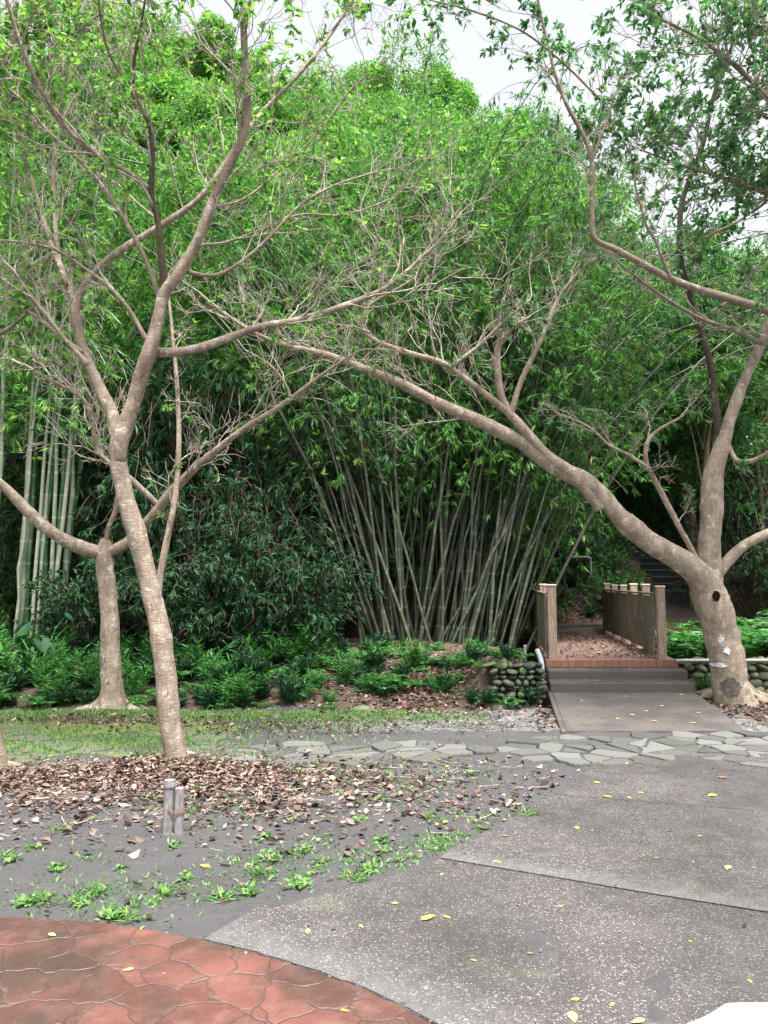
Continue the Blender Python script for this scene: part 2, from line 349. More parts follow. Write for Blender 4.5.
a = M('grey_pipe', .5, .4); a.b.inputs['Metallic'].default_value = .3; a.col(a.mix(a.noise(a.pos(), 12), (.2, .21, .21), (.34, .35, .35))); mt['pipe'] = a.m
a = M('white_pipe', .4, .5); a.col(a.mix(a.ramp(a.noise(a.pos(), 10), [(.5, 0.), (.8, .5)]), (.36, .4, .42), (.2, .2, .17))); mt['white_pipe'] = a.m
a = M('stub_grey', .75); a.col(a.mix(a.ramp(a.noise(a.pos((1, 1, .4)), 45, 5), [(.35, 0.), (.7, 1.)]), (.12, .11, .11), (.26, .24, .24))); mt['stub'] = a.m
a = M('rusty_wire', .7); a.col((.22, .08, .05)); mt['wire'] = a.m
a = M('black_timber', .6, .4); a.col(a.mix(a.noise(a.pos(), 14), (.025, .028, .034), (.08, .085, .095))); mt['black'] = a.m
a = M('umbrella_fabric', .5, .4); a.col((.7, .8, .8)); tr = a.n('BsdfTranslucent'); tr.inputs[0].default_value = (.8, .86, .86, 1); mx = a.n('MixShader'); mx.inputs[0].default_value = .3
a.l(a.b.outputs[0], mx.inputs[1]); a.l(tr.outputs[0], mx.inputs[2]); a.l(mx.outputs[0], a.t.nodes['Material Output'].inputs[0]); mt['umb'] = a.m
a = M('steel', .3, .5); a.b.inputs['Metallic'].default_value = .9; a.col((.5, .5, .5)); mt['steel'] = a.m
a = M('paint_white', .6); a.col(a.mix(a.ramp(a.noise(a.pos(), 40, 4), [(.45, 0.), (.6, .7)]), (.62, .68, .7), (.35, .28, .22))); mt['paint'] = a.m
a = M('hollow_shade', .95, 0); a.col((.012, .009, .007)); mt['hollow'] = a.m  # near-black colour standing for the shade inside the trunk hollow
a = M('dark_patch', .8); a.col(a.mix(a.ramp(a.noise(a.pos(), 25, 6, .8), [(.4, 0.), (.6, 1.)]), (.045, .04, .037), (.15, .125, .105))); mt['patch'] = a.m

# ------------------------------------------------------------------ terrain
BX0, BK = 3.3, .151                              # bridge centreline x = BX0 + BK*(y-11.2)
def bx(y): return BX0+BK*(np.asarray(y)-11.2)
def H(x, y):
    x = np.asarray(x, float); y = np.asarray(y, float)
    left = .42*sm((y-9.75-.25*np.sin(x*1.3))/3.2)+.06*sm((y-9.6)/1.)
    near = .48*sm((y-10.1)/.2)*(1-sm((x-2.0)/.06))-.45*sm((x-2.0)/.06)*sm((y-9.9)/.3)*(1-sm((x-2.9)/.1))
    wl = sm((x-1.0)/.45)
    right = .45*sm((y-11.25)/.2)
    wr = sm((x-2.6)/.6)
    b = left*(1-wl)+near*wl
    b = b*(1-wr)+right*wr
    # stream bed under the bridge
    gul = np.exp(-((y-14.2)/1.25)**2)*sm((x-2.0)/.8)*(1-sm((x-6.5)/2.))
    b = b-1.0*gul
    Ah = 17.5-9.5*sm((x-2)/14.)+1.5*sm((-x-8)/12.)
    hill = Ah*sm((y-16.5)/23.)
    mound = .9*np.exp(-((x-5.3)/1.3)**2-((y-20.5)/2.2)**2)
    h = b+hill+mound
    cw = sm((x-7.0)/.4)*(1-sm((x-9.3)/.5))*sm((y-19.)/1.)*(1-sm((y-25)/1.5)); h = h*(1-cw)+(1.1+.53*(y-21))*cw
    lump = .05*np.sin(x*2.1+y*.7)*np.sin(y*1.7-x*.4)+.03*np.sin(x*5.3+1)*np.sin(y*4.1+x)
    h = h+lump*sm((y-9.5)/1.)*(1-.6*wr)
    # leaf mound round the front left tree
    h = h+.07*np.exp(-((x+1.75)/.8)**2-((y-6.55)/.5)**2)
    h = h+.05*np.exp(-((x+3.4)/.6)**2-((y-9.2)/.5)**2)
    return h
def spaced(lo, a, b, hi, fine, g=1.16):
    c = list(np.arange(a, b+fine/2, fine)); s = fine; v = b
    while v < hi: s *= g; v += s; c.append(v)
    s = fine; v = a
    while v > lo: s *= g; v -= s; c.insert(0, v)
    return np.array(c)
gx = spaced(-400, -7.5, 8.5, 400, .085, 1.12); gy = spaced(-40, 2.2, 22, 600, .085, 1.12)
X, Y = np.meshgrid(gx, gy); Z = H(X, Y)
slab_keep = 1-sm((X-(-.2))/.6)*sm((8.5-Y)/.3)
nzz = rng.normal(0, .007, X.shape); nzz = (nzz+np.roll(nzz, 1, 0)+np.roll(nzz, 1, 1)+np.roll(nzz, (1, 1), (0, 1)))/1.8
Z = Z+np.where((Y > 2) & (Y < 23), nzz, 0)
nr, nc = X.shape
idx = np.arange(nr*nc).reshape(nr, nc)
F = np.stack([idx[:-1, :-1], idx[:-1, 1:], idx[1:, 1:], idx[1:, :-1]], -1).reshape(-1, 4)
ground = mesh('ground', np.stack([X, Y, Z], -1).reshape(-1, 3), F, mt['ground'], smooth=True)
tag(ground, kind='structure')
moss = np.zeros_like(X); dirt = np.zeros_like(X); grav = np.zeros_like(X)
moss = .75*sm((Y-7.0)/.5)*sm((-.9-X)/1.2)*(1-sm((Y-8.6)/.5)*.4)
moss = np.maximum(moss, .6*sm((Y-9.0)/.3)*(X < 1.2)*(Y < 9.75)); dirt = .95*sm((Y-9.75)/.3)*(Y < 16)*(X < 1.3)
dirt = np.maximum(dirt, .9*sm((Y-10.8)/.6)*(Y < 18))
dirt = np.maximum(dirt, np.maximum(.85*np.exp(-((X+2.6)/1.9)**2-((Y-6.4)/.6)**2), .7*np.exp(-((X+3.2)/1.8)**2-((Y-9.)/.5)**2)))
dirt = np.maximum(dirt, .95*np.exp(-((X-.7)/1.1)**4-((Y-11)/1.4)**4))
dirt = np.maximum(dirt, .95*sm((Y-15.5)/1)*np.exp(-((X-4.6)/2.2)**2)); dirt = np.maximum(dirt, .5*sm((Y-17)/1)*(1-sm((Y-24)/3)))
dirt = np.maximum(dirt, .55*sm((X-4)/.3)*sm((Y-8.3)/.3)*(Y < 11.3))
moss = moss*(1-sm((dirt-.5)/.3))
grav = .85*sm((Y-8.35)/.2)*sm((X+1.2)/1.)*(Y < 9.9+1.4*(X > 3))
zc = ground.data.attributes.new('zone', 'FLOAT_VECTOR', 'POINT')
zc.data.foreach_set('vector', np.stack([moss, dirt, grav], -1).astype(np.float32).ravel())

# ------------------------------------------------------------------ pavements
def sheet(name, pts, ztop, mat, depth=.05):
    pts = [(float(q[0]), float(q[1])) for q in pts]
    bm = bmesh.new(); vs = [bm.verts.new((x, y, ztop)) for x, y in pts]; f = bm.faces.new(vs)
    if f.normal.z < 0: f.normal_flip()
    r = bmesh.ops.extrude_face_region(bm, geom=[f])
    for v in [g_ for g_ in r['geom'] if isinstance(g_, bmesh.types.BMVert)]: v.co.z += 0
    for v in vs: v.co.z = ztop-depth
    bmesh.ops.recalc_face_normals(bm, faces=bm.faces)
    bmesh.ops.triangulate(bm, faces=[q for q in bm.faces if len(q.verts) > 4])
    me = bpy.data.meshes.new(name); bm.to_mesh(me); bm.free(); me.materials.append(mat)
    o = bpy.data.objects.new(name, me); COL.objects.link(o); tag(o, kind='structure'); return o
redc = [G(x, y, .02) for x, y in [(-260, 935), (-120, 921), (0, 918), (60, 920), (120, 926), (200, 940), (260, 955), (320, 974), (370, 993), (435, 1026), (520, 1085), (640, 1220)]]
rp, _ = resample(redc, np.zeros(len(redc)), 120); rp[:, 1] += np.random.default_rng(3).normal(0, .004, 120)
red = sheet('red_paving', [(-7, .6)]+[(q[0], q[1]) for q in rp]+[(rp[-1][0], .6)], .022, mt['red'])
def off(pts, d):
    pts = np.asarray(pts)[:, :2]; t = nrm(np.gradient(pts, axis=0)); n_ = np.stack([-t[:, 1], t[:, 0]], 1); return pts+n_*d
i0 = int(np.argmin(np.abs(rp[:, 0]-G(205, 940)[0])))
arc = off(rp, .02)[i0:]
left_edge = [G(x, y, .015)[:2] for x, y in [(195, 938), (240, 921), (300, 899), (345, 885), (385, 877), (440, 858)]]
left2 = [G(x, y, .015)[:2] for x, y in [(440, 858), (470, 841), (500, 824), (530, 808), (555, 794)]]
left3 = [G(x, y, .015)[:2] for x, y in [(555, 794), (575, 782), (588, 770), (594, 758)]]
def jag(pts, n=14, s=.02):
    q, _ = resample(np.column_stack([pts, np.zeros(len(pts))]), np.zeros(len(pts)), n); q = q[:, :2]
    q[1:-1] += rng.normal(0, s, q[1:-1].shape); return [tuple(v) for v in q]
j1 = [G(x, y, .015)[:2] for x, y in [(440, 858), (500, 868), (560, 878), (660, 895), (768, 912), (1000, 949)]]
j2 = [G(x, y, .015)[:2] for x, y in [(555, 794), (640, 801), (768, 811), (1000, 830)]]
top = [G(x, y, .015)[:2] for x, y in [(594, 758), (680, 755), (768, 753), (1000, 752)]]
def sh(line, d): return [tuple(v) for v in off(line, d)]
def lineintoff(l): return [tuple(v) for v in l]
# nearest slab
sheet('concrete_path', jag(left_edge, 16, .015)+sh(j1, -.005)+[(5.5, 1.0), (arc[-1][0], 1.0)]+[tuple(v) for v in arc[::-1]], .012, mt['agg'])
sheet('concrete_path', jag(left2, 12, .015)+sh(j2, -.005)+sh(j1, .005)[::-1], .012, mt['agg'])
sheet('concrete_path', jag(left3, 8, .015)+lineintoff(top)+sh(j2, .005)[::-1], .012, mt['agg'])
# pale washed borders along the joints, 4 mm proud
def strip(line, d0, d1, z, n=30, jit=.02):
    q, _ = resample(np.column_stack([np.asarray(line)[:, :2], np.zeros(len(line))]), np.zeros(len(line)), n)
    a_ = off(q, d0); b_ = off(q, d1)+rng.normal(0, jit, (n, 2))
    V = np.concatenate([np.column_stack([a_, np.full(n, z)]), np.column_stack([b_, np.full(n, z)])])
    i = np.arange(n-1); return V, np.stack([i, i+1, i+1+n, i+n], -1), np.concatenate([np.zeros((n, 2)), np.ones((n, 2))])
V, F, U = strip(j1, .006, .3, .0155, 60, .0); tag(mesh('pale_path_edge', V, F, mt['agg_edge'], uv=U), kind='structure')
V, F, U = strip(arc, .004, .42, .0155, 40, .0); tag(mesh('pale_path_edge', V, F, mt['agg_edge'], uv=U), kind='structure')
# flagstones: voronoi cells clipped by half planes
def cells(pts, keep, gap):
    out = []
    for i, p_ in enumerate(pts):
        d = np.linalg.norm(pts-p_, axis=1); nb = np.argsort(d)[1:14]
        poly = [p_+np.array(v)*.45 for v in ((-1, -1), (1, -1), (1, 1), (-1, 1))]
        for j in nb:
            n_ = (pts[j]-p_); L = np.linalg.norm(n_); n_ = n_/L; c_ = L/2-gap*(.7+.6*rng.random())
            new = []
            for k in range(len(poly)):
                a_, b_ = poly[k], poly[(k+1) % len(poly)]; da = (a_-p_)@n_-c_; db = (b_-p_)@n_-c_
                if da <= 0: new.append(a_)
                if (da <= 0) != (db <= 0): new.append(a_+(b_-a_)*da/(da-db))
            poly = new
            if len(poly) < 3: break
        if len(poly) >= 3 and keep(p_): out.append(np.array(poly))
    return out
def flags(name, xa, xb, ya, yb, sx_, sy_, mat, keep, gap=.014, zt=.03):
    pts = np.array([[x+rng.uniform(-.6, .6)*sx_, y+rng.uniform(-.6, .6)*sy_] for k, y in enumerate(np.arange(ya-sy_, yb+sy_, sy_)) for x in np.arange(xa, xb, sx_)+(k % 2)*sx_/2])
    parts = []
    for poly in cells(pts, keep, gap):
        c_ = poly.mean(0); m = len(poly)
        # subdivide the outline slightly and round it
        q = []
        for k in range(m):
            a_, b_ = poly[k], poly[(k+1) % m]; q += [a_*.93+b_*.07, a_*.65+b_*.35+rng.normal(0, .006, 2), a_*.3+b_*.7+rng.normal(0, .006, 2), a_*.07+b_*.93]
        q = np.array(q); m = len(q); z = zt+rng.uniform(-.012, .008); tl = rng.normal(0, .02, 2)
        lo = np.column_stack([q, np.full(m, -.03)]); mi = np.column_stack([q, z-.012+(q-c_)@tl]); q2 = c_+(q-c_)*.975
        hi = np.column_stack([q2, z+(q2-c_)@tl])
        V = np.concatenate([lo, mi, hi]); i = np.arange(m); j = (i+1) % m
        parts.append((V, [np.stack([i, j, j+m, i+m], -1), np.stack([i+m, j+m, j+2*m, i+2*m], -1), (np.arange(m)+2*m)[None]]))
    # mixed ngon sizes are joined by size
    V, F, _ = join(parts)
    V[:, 2] += H(V[:, 0], V[:, 1])
    return tag(mesh(name, V, F, mat), kind='structure')
def kf(p_):
    return 6.98+.1*math.sin(p_[0]*1.7)+.05*math.sin(p_[0]*9) < p_[1] < 8.2+.12*math.sin(p_[0]*2.3) and p_[0] > -1.75+.2*math.sin(p_[1]*4) and not (p_[0] < 1.4 and p_[1] > 7.7+.1*math.sin(p_[0]*5)) and rng.random() > (.12 if p_[0] < 1.5 else .03)
flags('flagstone_path', -2.2, 8.5, 6.8, 8.3, .33, .2, mt['flag'], kf, .011, .02)
flags('mossy_flagstone_path', -6.5, -1.2, 7.1, 8.5, .5, .32, mt['flag_moss'], lambda p_: 7.15 < p_[1] < 8.4 and p_[0] < -1.5-.2*math.sin(p_[1]*4), .03, .014)

# ------------------------------------------------------------------ bridge, steps and ramp (skewed along y)
def sk(V):
    V = V.copy(); V[:, 0] += bx(V[:, 1]); return V
def skb(*a_): v, f = box(*a_); return sk(v), f
BO = (3.3, 11.2, 0)
br = empty('footbridge', BO, 'small wooden footbridge with slatted side rails and concrete entry steps', 'footbridge')
# ramp wedge
def wedge(t0, t1, y0, y1, za, zb, z0):
    V = np.array([[t0, y0, z0], [t1, y0, z0], [t0, y1, z0], [t1, y1, z0], [t0, y0, za], [t1, y0, za], [t0, y1, zb], [t1, y1, zb]], float)
    return sk(V), np.array([[0, 2, 3, 1], [4, 5, 7, 6], [0, 1, 5, 4], [2, 6, 7, 3], [0, 4, 6, 2], [1, 3, 7, 5]])
V, F = wedge(-.93, .99, 8.38, 10.5, .025, .125, -.2); bevel(mesh('ramp', V, F, mt['concrete'], br), .01)
V, F = wedge(-.99, -.932, 8.3, 10.9, .03, .14, -.2); bevel(mesh('ramp_curb', V, F, mt['concrete'], br), .01)
for k, (y0, z1, hw) in enumerate([(10.5, .25, 1.0), (10.86, .375, .985)]):
    V, F = skb(-.96, hw, y0, 11.2, -.2+.002*k, z1); bevel(mesh('step', V, F, mt['concrete'], br), .02, 3)
V, F = skb(-.97, .93, 11.2, 17.3, .32, .475); bevel(mesh('deck', V, F, mt['deck'], br), .006)
V, F = skb(-.97, .95, 17.3, 17.6, -.2, .66); bevel(mesh('end_step', V, F, mt['concrete'], br), .01)
parts = []
for k in range(18):
    t = -.97+k*.1056; parts.append(skb(t+.003, t+.1026, 11.185, 11.3, .385, .4805))
V, F, _ = join(parts); mesh('brick_edging', V, F, mt['brick'], br)
for t in (-.85, .80):                             # beams beneath
    V, F = skb(t-.09, t+.09, 11.4, 17.2, .08, .318); mesh('beam', V, F, mt['concrete'], br)
yp = [11.33+1.13*i for i in range(6)]
for t in (-.86, .73):
    rail = empty('railing', (float(bx(11.3))+t, 11.3, .475)); rail.parent = br
    rail.location = (float(bx(11.3))+t-BO[0], 11.3-BO[1], .475)
    org = np.array([float(bx(11.3))+t, 11.3, .475])
    class Q: location = org
    def part(nm, V, F, m, bv=.006):
        o = mesh(nm, V-org, F, m); o.parent = rail; bevel(o, bv); return o
    for y in yp:
        dz = rng.uniform(-.015, .015); tw = .062
        V, F = skb(t-tw, t+tw, y-.062, y+.062, .47, 1.53+dz); part('post', V, F, mt['post'], .01)
        V, F = skb(t-tw-.008, t+tw+.008, y-.07, y+.07, 1.531+dz, 1.56+dz); part('post_cap', V, F, mt['cap'], .012)
    ps = []; ti = t-.085
    ya, yb = yp[0]+.07, yp[-1]+.06; nb = 15; ww = (yb-ya)/nb
    for b_ in range(nb):
        a0 = ya+b_*ww; dx = rng.uniform(-.007, .007)
        ps.append(skb(ti-.02+dx, ti+.02+dx, a0+.007, a0+ww-.007, .575+rng.uniform(-.004, .004), 1.40+rng.uniform(-.008, .008)))
    V, F = skb(ti-.03, ti+.03, ya, yb, 1.412, 1.445); part('top_rail', V, F, mt['board'])
    V, F = skb(t-.03, t+.03, ya, yb-.12, .62, .70); part('bottom_rail', V, F, mt['board'])
    V, F, _ = join(ps); part('boards', V, F, mt['board'])

# stone walls of rounded cobbles
def cobble_wall(name, x0, x1, y, z0, z1, mat, label, hgt=.12, wd=.17, depth=.16, slope=0.0):
    e = empty(name, ((x0+x1)/2, y, z0), label, 'stone wall')
    bm = bmesh.new(); bmesh.ops.create_icosphere(bm, subdivisions=2, radius=.5)
    iv = np.array([v.co[:] for v in bm.verts]); fi = np.array([[v.index for v in f.verts] for f in bm.faces]); bm.free()
    ps = []; z = z0; r_ = 0
    while z < z1:
        x = x0-rng.random()*wd
        h_ = hgt*rng.uniform(.85, 1.15)
        while x < x1:
            w_ = wd*rng.uniform(.6, 1.35)
            s = np.sign(iv)*np.abs(iv*2)**.8/2
            v = s*np.array([w_*1.0, depth*rng.uniform(.8, 1.4), h_*rng.uniform(.7, 1.3)])*(1+.16*np.sin(iv[:, [1, 2, 0]]*rng.uniform(4, 8, 3)+rng.uniform(0, 6, 3))+rng.normal(0, .03, iv.shape))
            th = rng.normal(0, .3); c_, s_ = math.cos(th), math.sin(th)
            v = v@np.array([[c_, 0, s_], [0, 1, 0], [-s_, 0, c_]])
            if x+w_/2 < x1+.03 and x+w_/2 > x0: ps.append((v+np.array([x+w_/2, y+rng.uniform(-.02, .02)+slope*(z-z0), z+h_/2]), fi))
            x += w_*.97
        z += h_*.93; r_ += 1
    V, F, _ = join(ps); mesh('stones', V, F, mat, e, smooth=True)
    V, F = box(x0, x1, y+.03+slope*(z1-z0), y+.3, z0-.1, z1-.02); mesh('mortar', V, F, mt['mortar'], e)
    return e
cobble_wall('stone_wall', 4.32, 10.5, 11.15, -.02, .44, mt['wallstone'], 'low wall of mossy rounded cobbles behind the thick right tree trunk')
cobble_wall('stone_wall', 1.36, 2.02, 10.1, -.04, .5, mt['wallstone_dark'], 'dark rubble stone wall left of the ramp below the bridge', .075, .13, .22, .1)
# conduit on the wall top
def pipe(name, pts, r, mat, label, cat, n=24, sides=10):
    q, rr = resample(pts, np.full(len(pts), r), n); V, F, _ = tubes(q, rr, sides, cap=True)
    o = mesh(name, V, F, mat, loc=q[0], smooth=True); return tag(o, label, cat)
pipe('conduit_pipe', [(4.15, 11.08, .485), (6, 11.06, .49), (8, 11.06, .488), (10.5, 11.05, .5)], .028, mt['pipe'], 'long grey pipe lying along the top of the cobble wall', 'pipe')
pipe('drain_pipe', [tuple(P(537, 650, 10.9)), tuple(P(541, 660, 10.8)), tuple(P(542, 670, 10.7)), tuple(P(541, 682, 10.7))], .035, mt['white_pipe'], 'short white drain pipe hanging beside the left edge of the bridge', 'pipe')
pipe('bent_pipe', [tuple(P(525, 645, 10.9)), tuple(P(525, 658, 10.9)), tuple(P(526, 668, 10.9)), tuple(P(530, 669, 10.9)), tuple(P(540, 669, 10.9))], .022, mt['pipe'], 'bent grey pipe left of the white drain pipe', 'pipe')
gp = [P(567, 557, 17), P(580, 557, 17), P(589, 557.5, 17), P(590.5, 561, 17), P(591, 575, 17)]
pipe('guard_bar', [tuple(q) for q in gp], .025, mt['stub'], 'thin grey guard bar on the bank beyond the left railing', 'guard bar')

# black steps on the slope behind the bridge
st0 = P(664, 594, 21.0)
stp = empty('hill_stairs', st0, 'dark timber stairs climbing the slope beyond the right railing', 'stairs')
for k in range(9):
    z0 = st0[2]+k*.19; y0 = 21.0+k*.36; xo = st0[0]+k*.05
    V, F = box(xo-.62, xo+.85, y0, y0+.42, z0-.5+.002*k, z0+.06); bevel(mesh('step', V, F, mt['black'], stp), .012)
    V, F = box(xo-.66, xo+.89, y0-.05, y0+.05, z0+.063, z0+.115); bevel(mesh('step_edge', V, F, mt['stub'], stp), .012)

# ------------------------------------------------------------------ traced trees
def lowf(n, knots, c=1):
    k = rng.normal(0, 1, (knots+2, c)); t = np.linspace(0, knots-1e-6, n); i = t.astype(int); f = (t-i)[:, None]; f = f*f*(3-2*f)
    return k[i]*(1-f)+k[i+1]*f
def wig(n, amp):
    k = lowf(n, max(3, n//9), 3); k[0] *= .2; return k*amp
class Tree:
    def __init__(s, name, base, label, barkm, leafm, group=None):
        s.e = empty(name, base, label, 'tree', group); s.bark = barkm; s.leaf = leafm; s.tk = .81; s.tw = []; s.lp = []; s.ld = []; s.ll = []
    def limb(s, pts, D0, D1, nm='limb', twigs=0, leafy=0, t0=.25, tl=.9, mat=None, lump=.05, n=None, up=.3, sides=12):
        d = np.concatenate([[0], np.cumsum(np.hypot(np.diff([q[0] for q in pts]), np.diff([q[1] for q in pts])))]); d = d/d[-1]
        W = np.array([P(q[0], q[1], D0+(D1-D0)*t) for q, t in zip(pts, d)]); rf = (lambda v: v*s.tk) if nm == 'trunk' else (lambda v: v*min(.95, .44+.038*v))
        rr = np.array([rf(q[2])*(D0+(D1-D0)*t)/768 for q, t in zip(pts, d)])
        n = n or max(12, len(pts)*5)
        q, r = resample(W, rr, n); tk = .4 if nm == 'trunk' else 1
        q = q+wig(n, .22*tk)*r[:, None]; r = r*(1+.05*tk*np.clip(lowf(n, max(4, n//5))[:, 0], -2, 2))
        V, F, U = tubes(q, r, sides, cap=True, lump=lump)
        mesh(nm, V, F, mat or s.bark, s.e, smooth=True, uv=U)
        if twigs: s.sprout(q, r, twigs, leafy, t0, tl, up)
        return q, r
    def sprout(s, q, r, cnt, leafy, t0, tl, up=.3):
        n = len(q); tg = nrm(np.gradient(q, axis=0))
        for k in range(cnt):
            t = t0+(1-t0)*(k+rng.random())/cnt; i = min(int(t*(n-1)), n-1)
            d = nrm(tg[i]*.75+nrm(rng.normal(0, 1, 3))*.8+np.array([0, 0, up]))
            s.twig(q[i], d, tl*rng.uniform(.5, 1.25), min(r[i]*.5, .007+.007*rng.random()), 2, leafy, up)
        s.twig(q[-1], tg[-1], tl*.8, r[-1]*.8, 2, leafy, up)
    def twig(s, p, d, L, r, depth, leafy, up):
        n = 8; path = np.zeros((n, 3)); path[0] = p; dd = d.copy(); st = L/(n-1)
        for i in range(1, n):
            dd = nrm(dd+rng.normal(0, .2, 3)+np.array([0, 0, up*.09])); path[i] = path[i-1]+dd*st
        s.tw.append((path, np.linspace(r, max(r*.3, .0022), n)))
        if depth > 0:
            for c in range(rng.integers(3, 6)):
                i = rng.integers(2, n-1); dr = nrm(path[i]-path[i-1])
                s.twig(path[i], nrm(dr*.8+nrm(rng.normal(0, 1, 3))*.75+np.array([0, 0, up*.4])), L*rng.uniform(.35, .65), r*.5, depth-1, leafy, up)
        if depth < 2 and leafy > 0 and rng.random() < leafy:
            m = rng.integers(5, 11) if depth == 0 else rng.integers(2, 6)
            for c in range(m):
                t = rng.uniform(.3, 1)**.5*(n-1); i = min(int(t), n-2); f = t-i
                s.lp.append(path[i]*(1-f)+path[i+1]*f); dr = nrm(path[i+1]-path[i])
                s.ld.append(nrm(dr*.5+nrm(rng.normal(0, 1, 3))*.9+np.array([0, 0, -.05]))); s.ll.append(rng.uniform(.6, 1.2))
    def done(s, leaf=.075, w=.4):
        if s.tw:
            P_ = np.array([a_[0] for a_ in s.tw]); R_ = np.array([a_[1] for a_ in s.tw])
            V, F, U = tubes(P_, R_, 4); mesh('twigs', V, F, mt['twig'], s.e, smooth=True, uv=U)
        if s.lp:
            L = np.array(s.ll)*leaf; V, F = leaves(s.lp, s.ld, L, L*w, n=6); mesh('foliage', V, F, s.leaf, s.e)
        print(s.e.name, 'twigs', len(s.tw), 'leaves', len(s.lp))

def roots(tree, c, r0, cnt, rad, mat, z=0):
    for k in range(cnt):
        th = k*2*math.pi/cnt+rng.uniform(-.3, .3); L = rad*rng.uniform(.7, 1.3)
        pts = [(c[0]+math.cos(th)*r0*.35, c[1]+math.sin(th)*r0*.35, z+r0*.8), (c[0]+math.cos(th)*r0*.9, c[1]+math.sin(th)*r0*.9, z+r0*.25),
               (c[0]+math.cos(th)*(r0+L*.5), c[1]+math.sin(th)*(r0+L*.5), z+.02), (c[0]+math.cos(th+.2)*(r0+L), c[1]+math.sin(th+.2)*(r0+L), z-.05)]
        q, r = resample(pts, [r0*.36, r0*.33, r0*.2, r0*.05], 12); V, F, U = tubes(q, r, 8, cap=True, lump=.06); mesh('root', V, F, mat, tree.e, smooth=True)

b = G(176, 758); TA = Tree('shade_tree', b, 'slender leaning tree nearest the camera, standing in the dry leaf pile', mt['bark_warm'], mt['leaf_bright'])
TA.limb([(178, 768, 15), (175, 752, 13), (170, 725, 12.5), (168, 700, 13), (164, 665, 12.5), (158, 630, 12.5), (152, 600, 12), (143, 565, 11.5), (134, 528, 12), (125, 498, 10.5), (119, 462, 10), (118, 444, 9.3), (118, 430, 5)], 7.0, 6.9, 'trunk', n=90, lump=.035, sides=20)
roots(TA, G(176, 757), .11, 5, .12, mt['bark_warm'])
TA.limb([(119, 462, 8), (117, 438, 9), (112, 415, 8.5), (100, 390, 8), (88, 362, 7.5), (79, 335, 7), (76, 305, 6.5), (92, 275, 5.5), (118, 252, 5.5), (145, 235, 5.5), (175, 217, 5), (205, 195, 5), (235, 150, 4.5), (262, 112, 4.2), (300, 72, 3.6), (330, 35, 3), (356, -5, 2.4)], 6.9, 7.6, twigs=15, leafy=0.46, t0=.45)
TA.limb([(78, 310, 5), (68, 288, 4.5), (60, 262, 4.2), (56, 235, 3.8), (53, 190, 3.4), (54, 150, 3), (66, 112, 2.6), (76, 96, 2)], 7.1, 7.6, twigs=8, leafy=0.31)
TA.limb([(66, 285, 4), (50, 240, 4), (38, 200, 3.6), (26, 160, 3.2), (15, 120, 3), (-5, 85, 2.4)], 7.1, 7.8, twigs=7, leafy=0.31)
TA.limb([(119, 462, 8), (120, 435, 10), (129, 405, 9.5), (140, 375, 9.5), (152, 345, 9), (158, 315, 8.5), (164, 290, 8), (183, 268, 7.5), (200, 238, 7), (214, 200, 7), (232, 160, 7), (243, 135, 6.5), (247, 100, 6), (244, 50, 5.5), (242, -10, 5)], 6.9, 6.2, twigs=14, leafy=0.46, t0=.5)
TA.limb([(156, 352, 7), (178, 352, 6.5), (205, 347, 6.2), (235, 336, 6), (262, 326, 5.6), (300, 319, 5.2), (340, 307, 5), (380, 290, 4), (410, 268, 3), (440, 240, 2.3), (462, 212, 1.8)], 6.85, 7.6, twigs=22, leafy=0.09, t0=.25, up=.5)
TA.limb([(163, 295, 5.5), (161, 262, 5), (158, 225, 5), (152, 195, 5), (153, 160, 4.5), (150, 125, 4), (136, 98, 3.5), (134, 60, 3), (140, 30, 2.6), (147, -8, 2.4)], 6.85, 6.2, twigs=10, leafy=0.37, mat=mt['bark_dark'])
TA.limb([(152, 192, 4.5), (132, 176, 4.8), (108, 162, 4.8), (80, 142, 4.8), (58, 115, 4.5), (38, 82, 4.2), (20, 42, 3.8), (5, -5, 3.4)], 6.7, 6.0, twigs=9, leafy=0.43, t0=.2)
TA.limb([(160, 300, 4.5), (150, 270, 4), (136, 240, 3.8), (118, 208, 3.5), (98, 180, 3.3), (70, 152, 3), (45, 128, 2.8), (20, 98, 2.6), (-8, 78, 2.4)], 6.9, 6.6, twigs=9, leafy=0.28)
TA.limb([(148, 342, 4.5), (130, 310, 3.6), (108, 285, 3.2), (84, 268, 3), (55, 250, 2.6), (25, 243, 2.3), (-8, 240, 2)], 6.85, 6.7, twigs=8, leafy=0.12)
TA.limb([(88, 365, 4.5), (70, 345, 3.8), (52, 322, 3.5), (30, 295, 3.2), (12, 270, 3), (-8, 252, 2.8)], 6.9, 6.6, twigs=8, leafy=0.09)
TA.limb([(82, 352, 4), (60, 335, 3.2), (38, 318, 3), (15, 303, 2.7), (-8, 294, 2.4)], 6.9, 7.3, twigs=6, leafy=0.06)
TA.limb([(150, 122, 3.2), (128, 85, 2.8), (110, 55, 2.5), (102, 25, 2.2), (97, -8, 2)], 6.3, 6.0, twigs=6, leafy=0.37, mat=mt['bark_dark'])
TA.limb([(205, 205, 4), (225, 205, 3), (250, 195, 2.6), (285, 165, 2.4), (320, 130, 2.2), (350, 90, 1.9), (385, 60, 1.6)], 7.4, 8.0, twigs=10, leafy=0.50)
TA.limb([(190, 272, 4), (215, 275, 3.2), (240, 262, 3), (268, 238, 2.8), (300, 205, 2.6), (335, 185, 2.2), (378, 172, 1.7)], 6.9, 7.3, twigs=10, leafy=0.28, up=.4)
TA.limb([(166, 288, 4), (190, 250, 3), (225, 243, 2.7), (262, 230, 2.5), (300, 215, 2.3), (345, 215, 2), (390, 200, 1.6)], 6.9, 7.8, twigs=9, leafy=0.19)
TA.done(.07, .5)

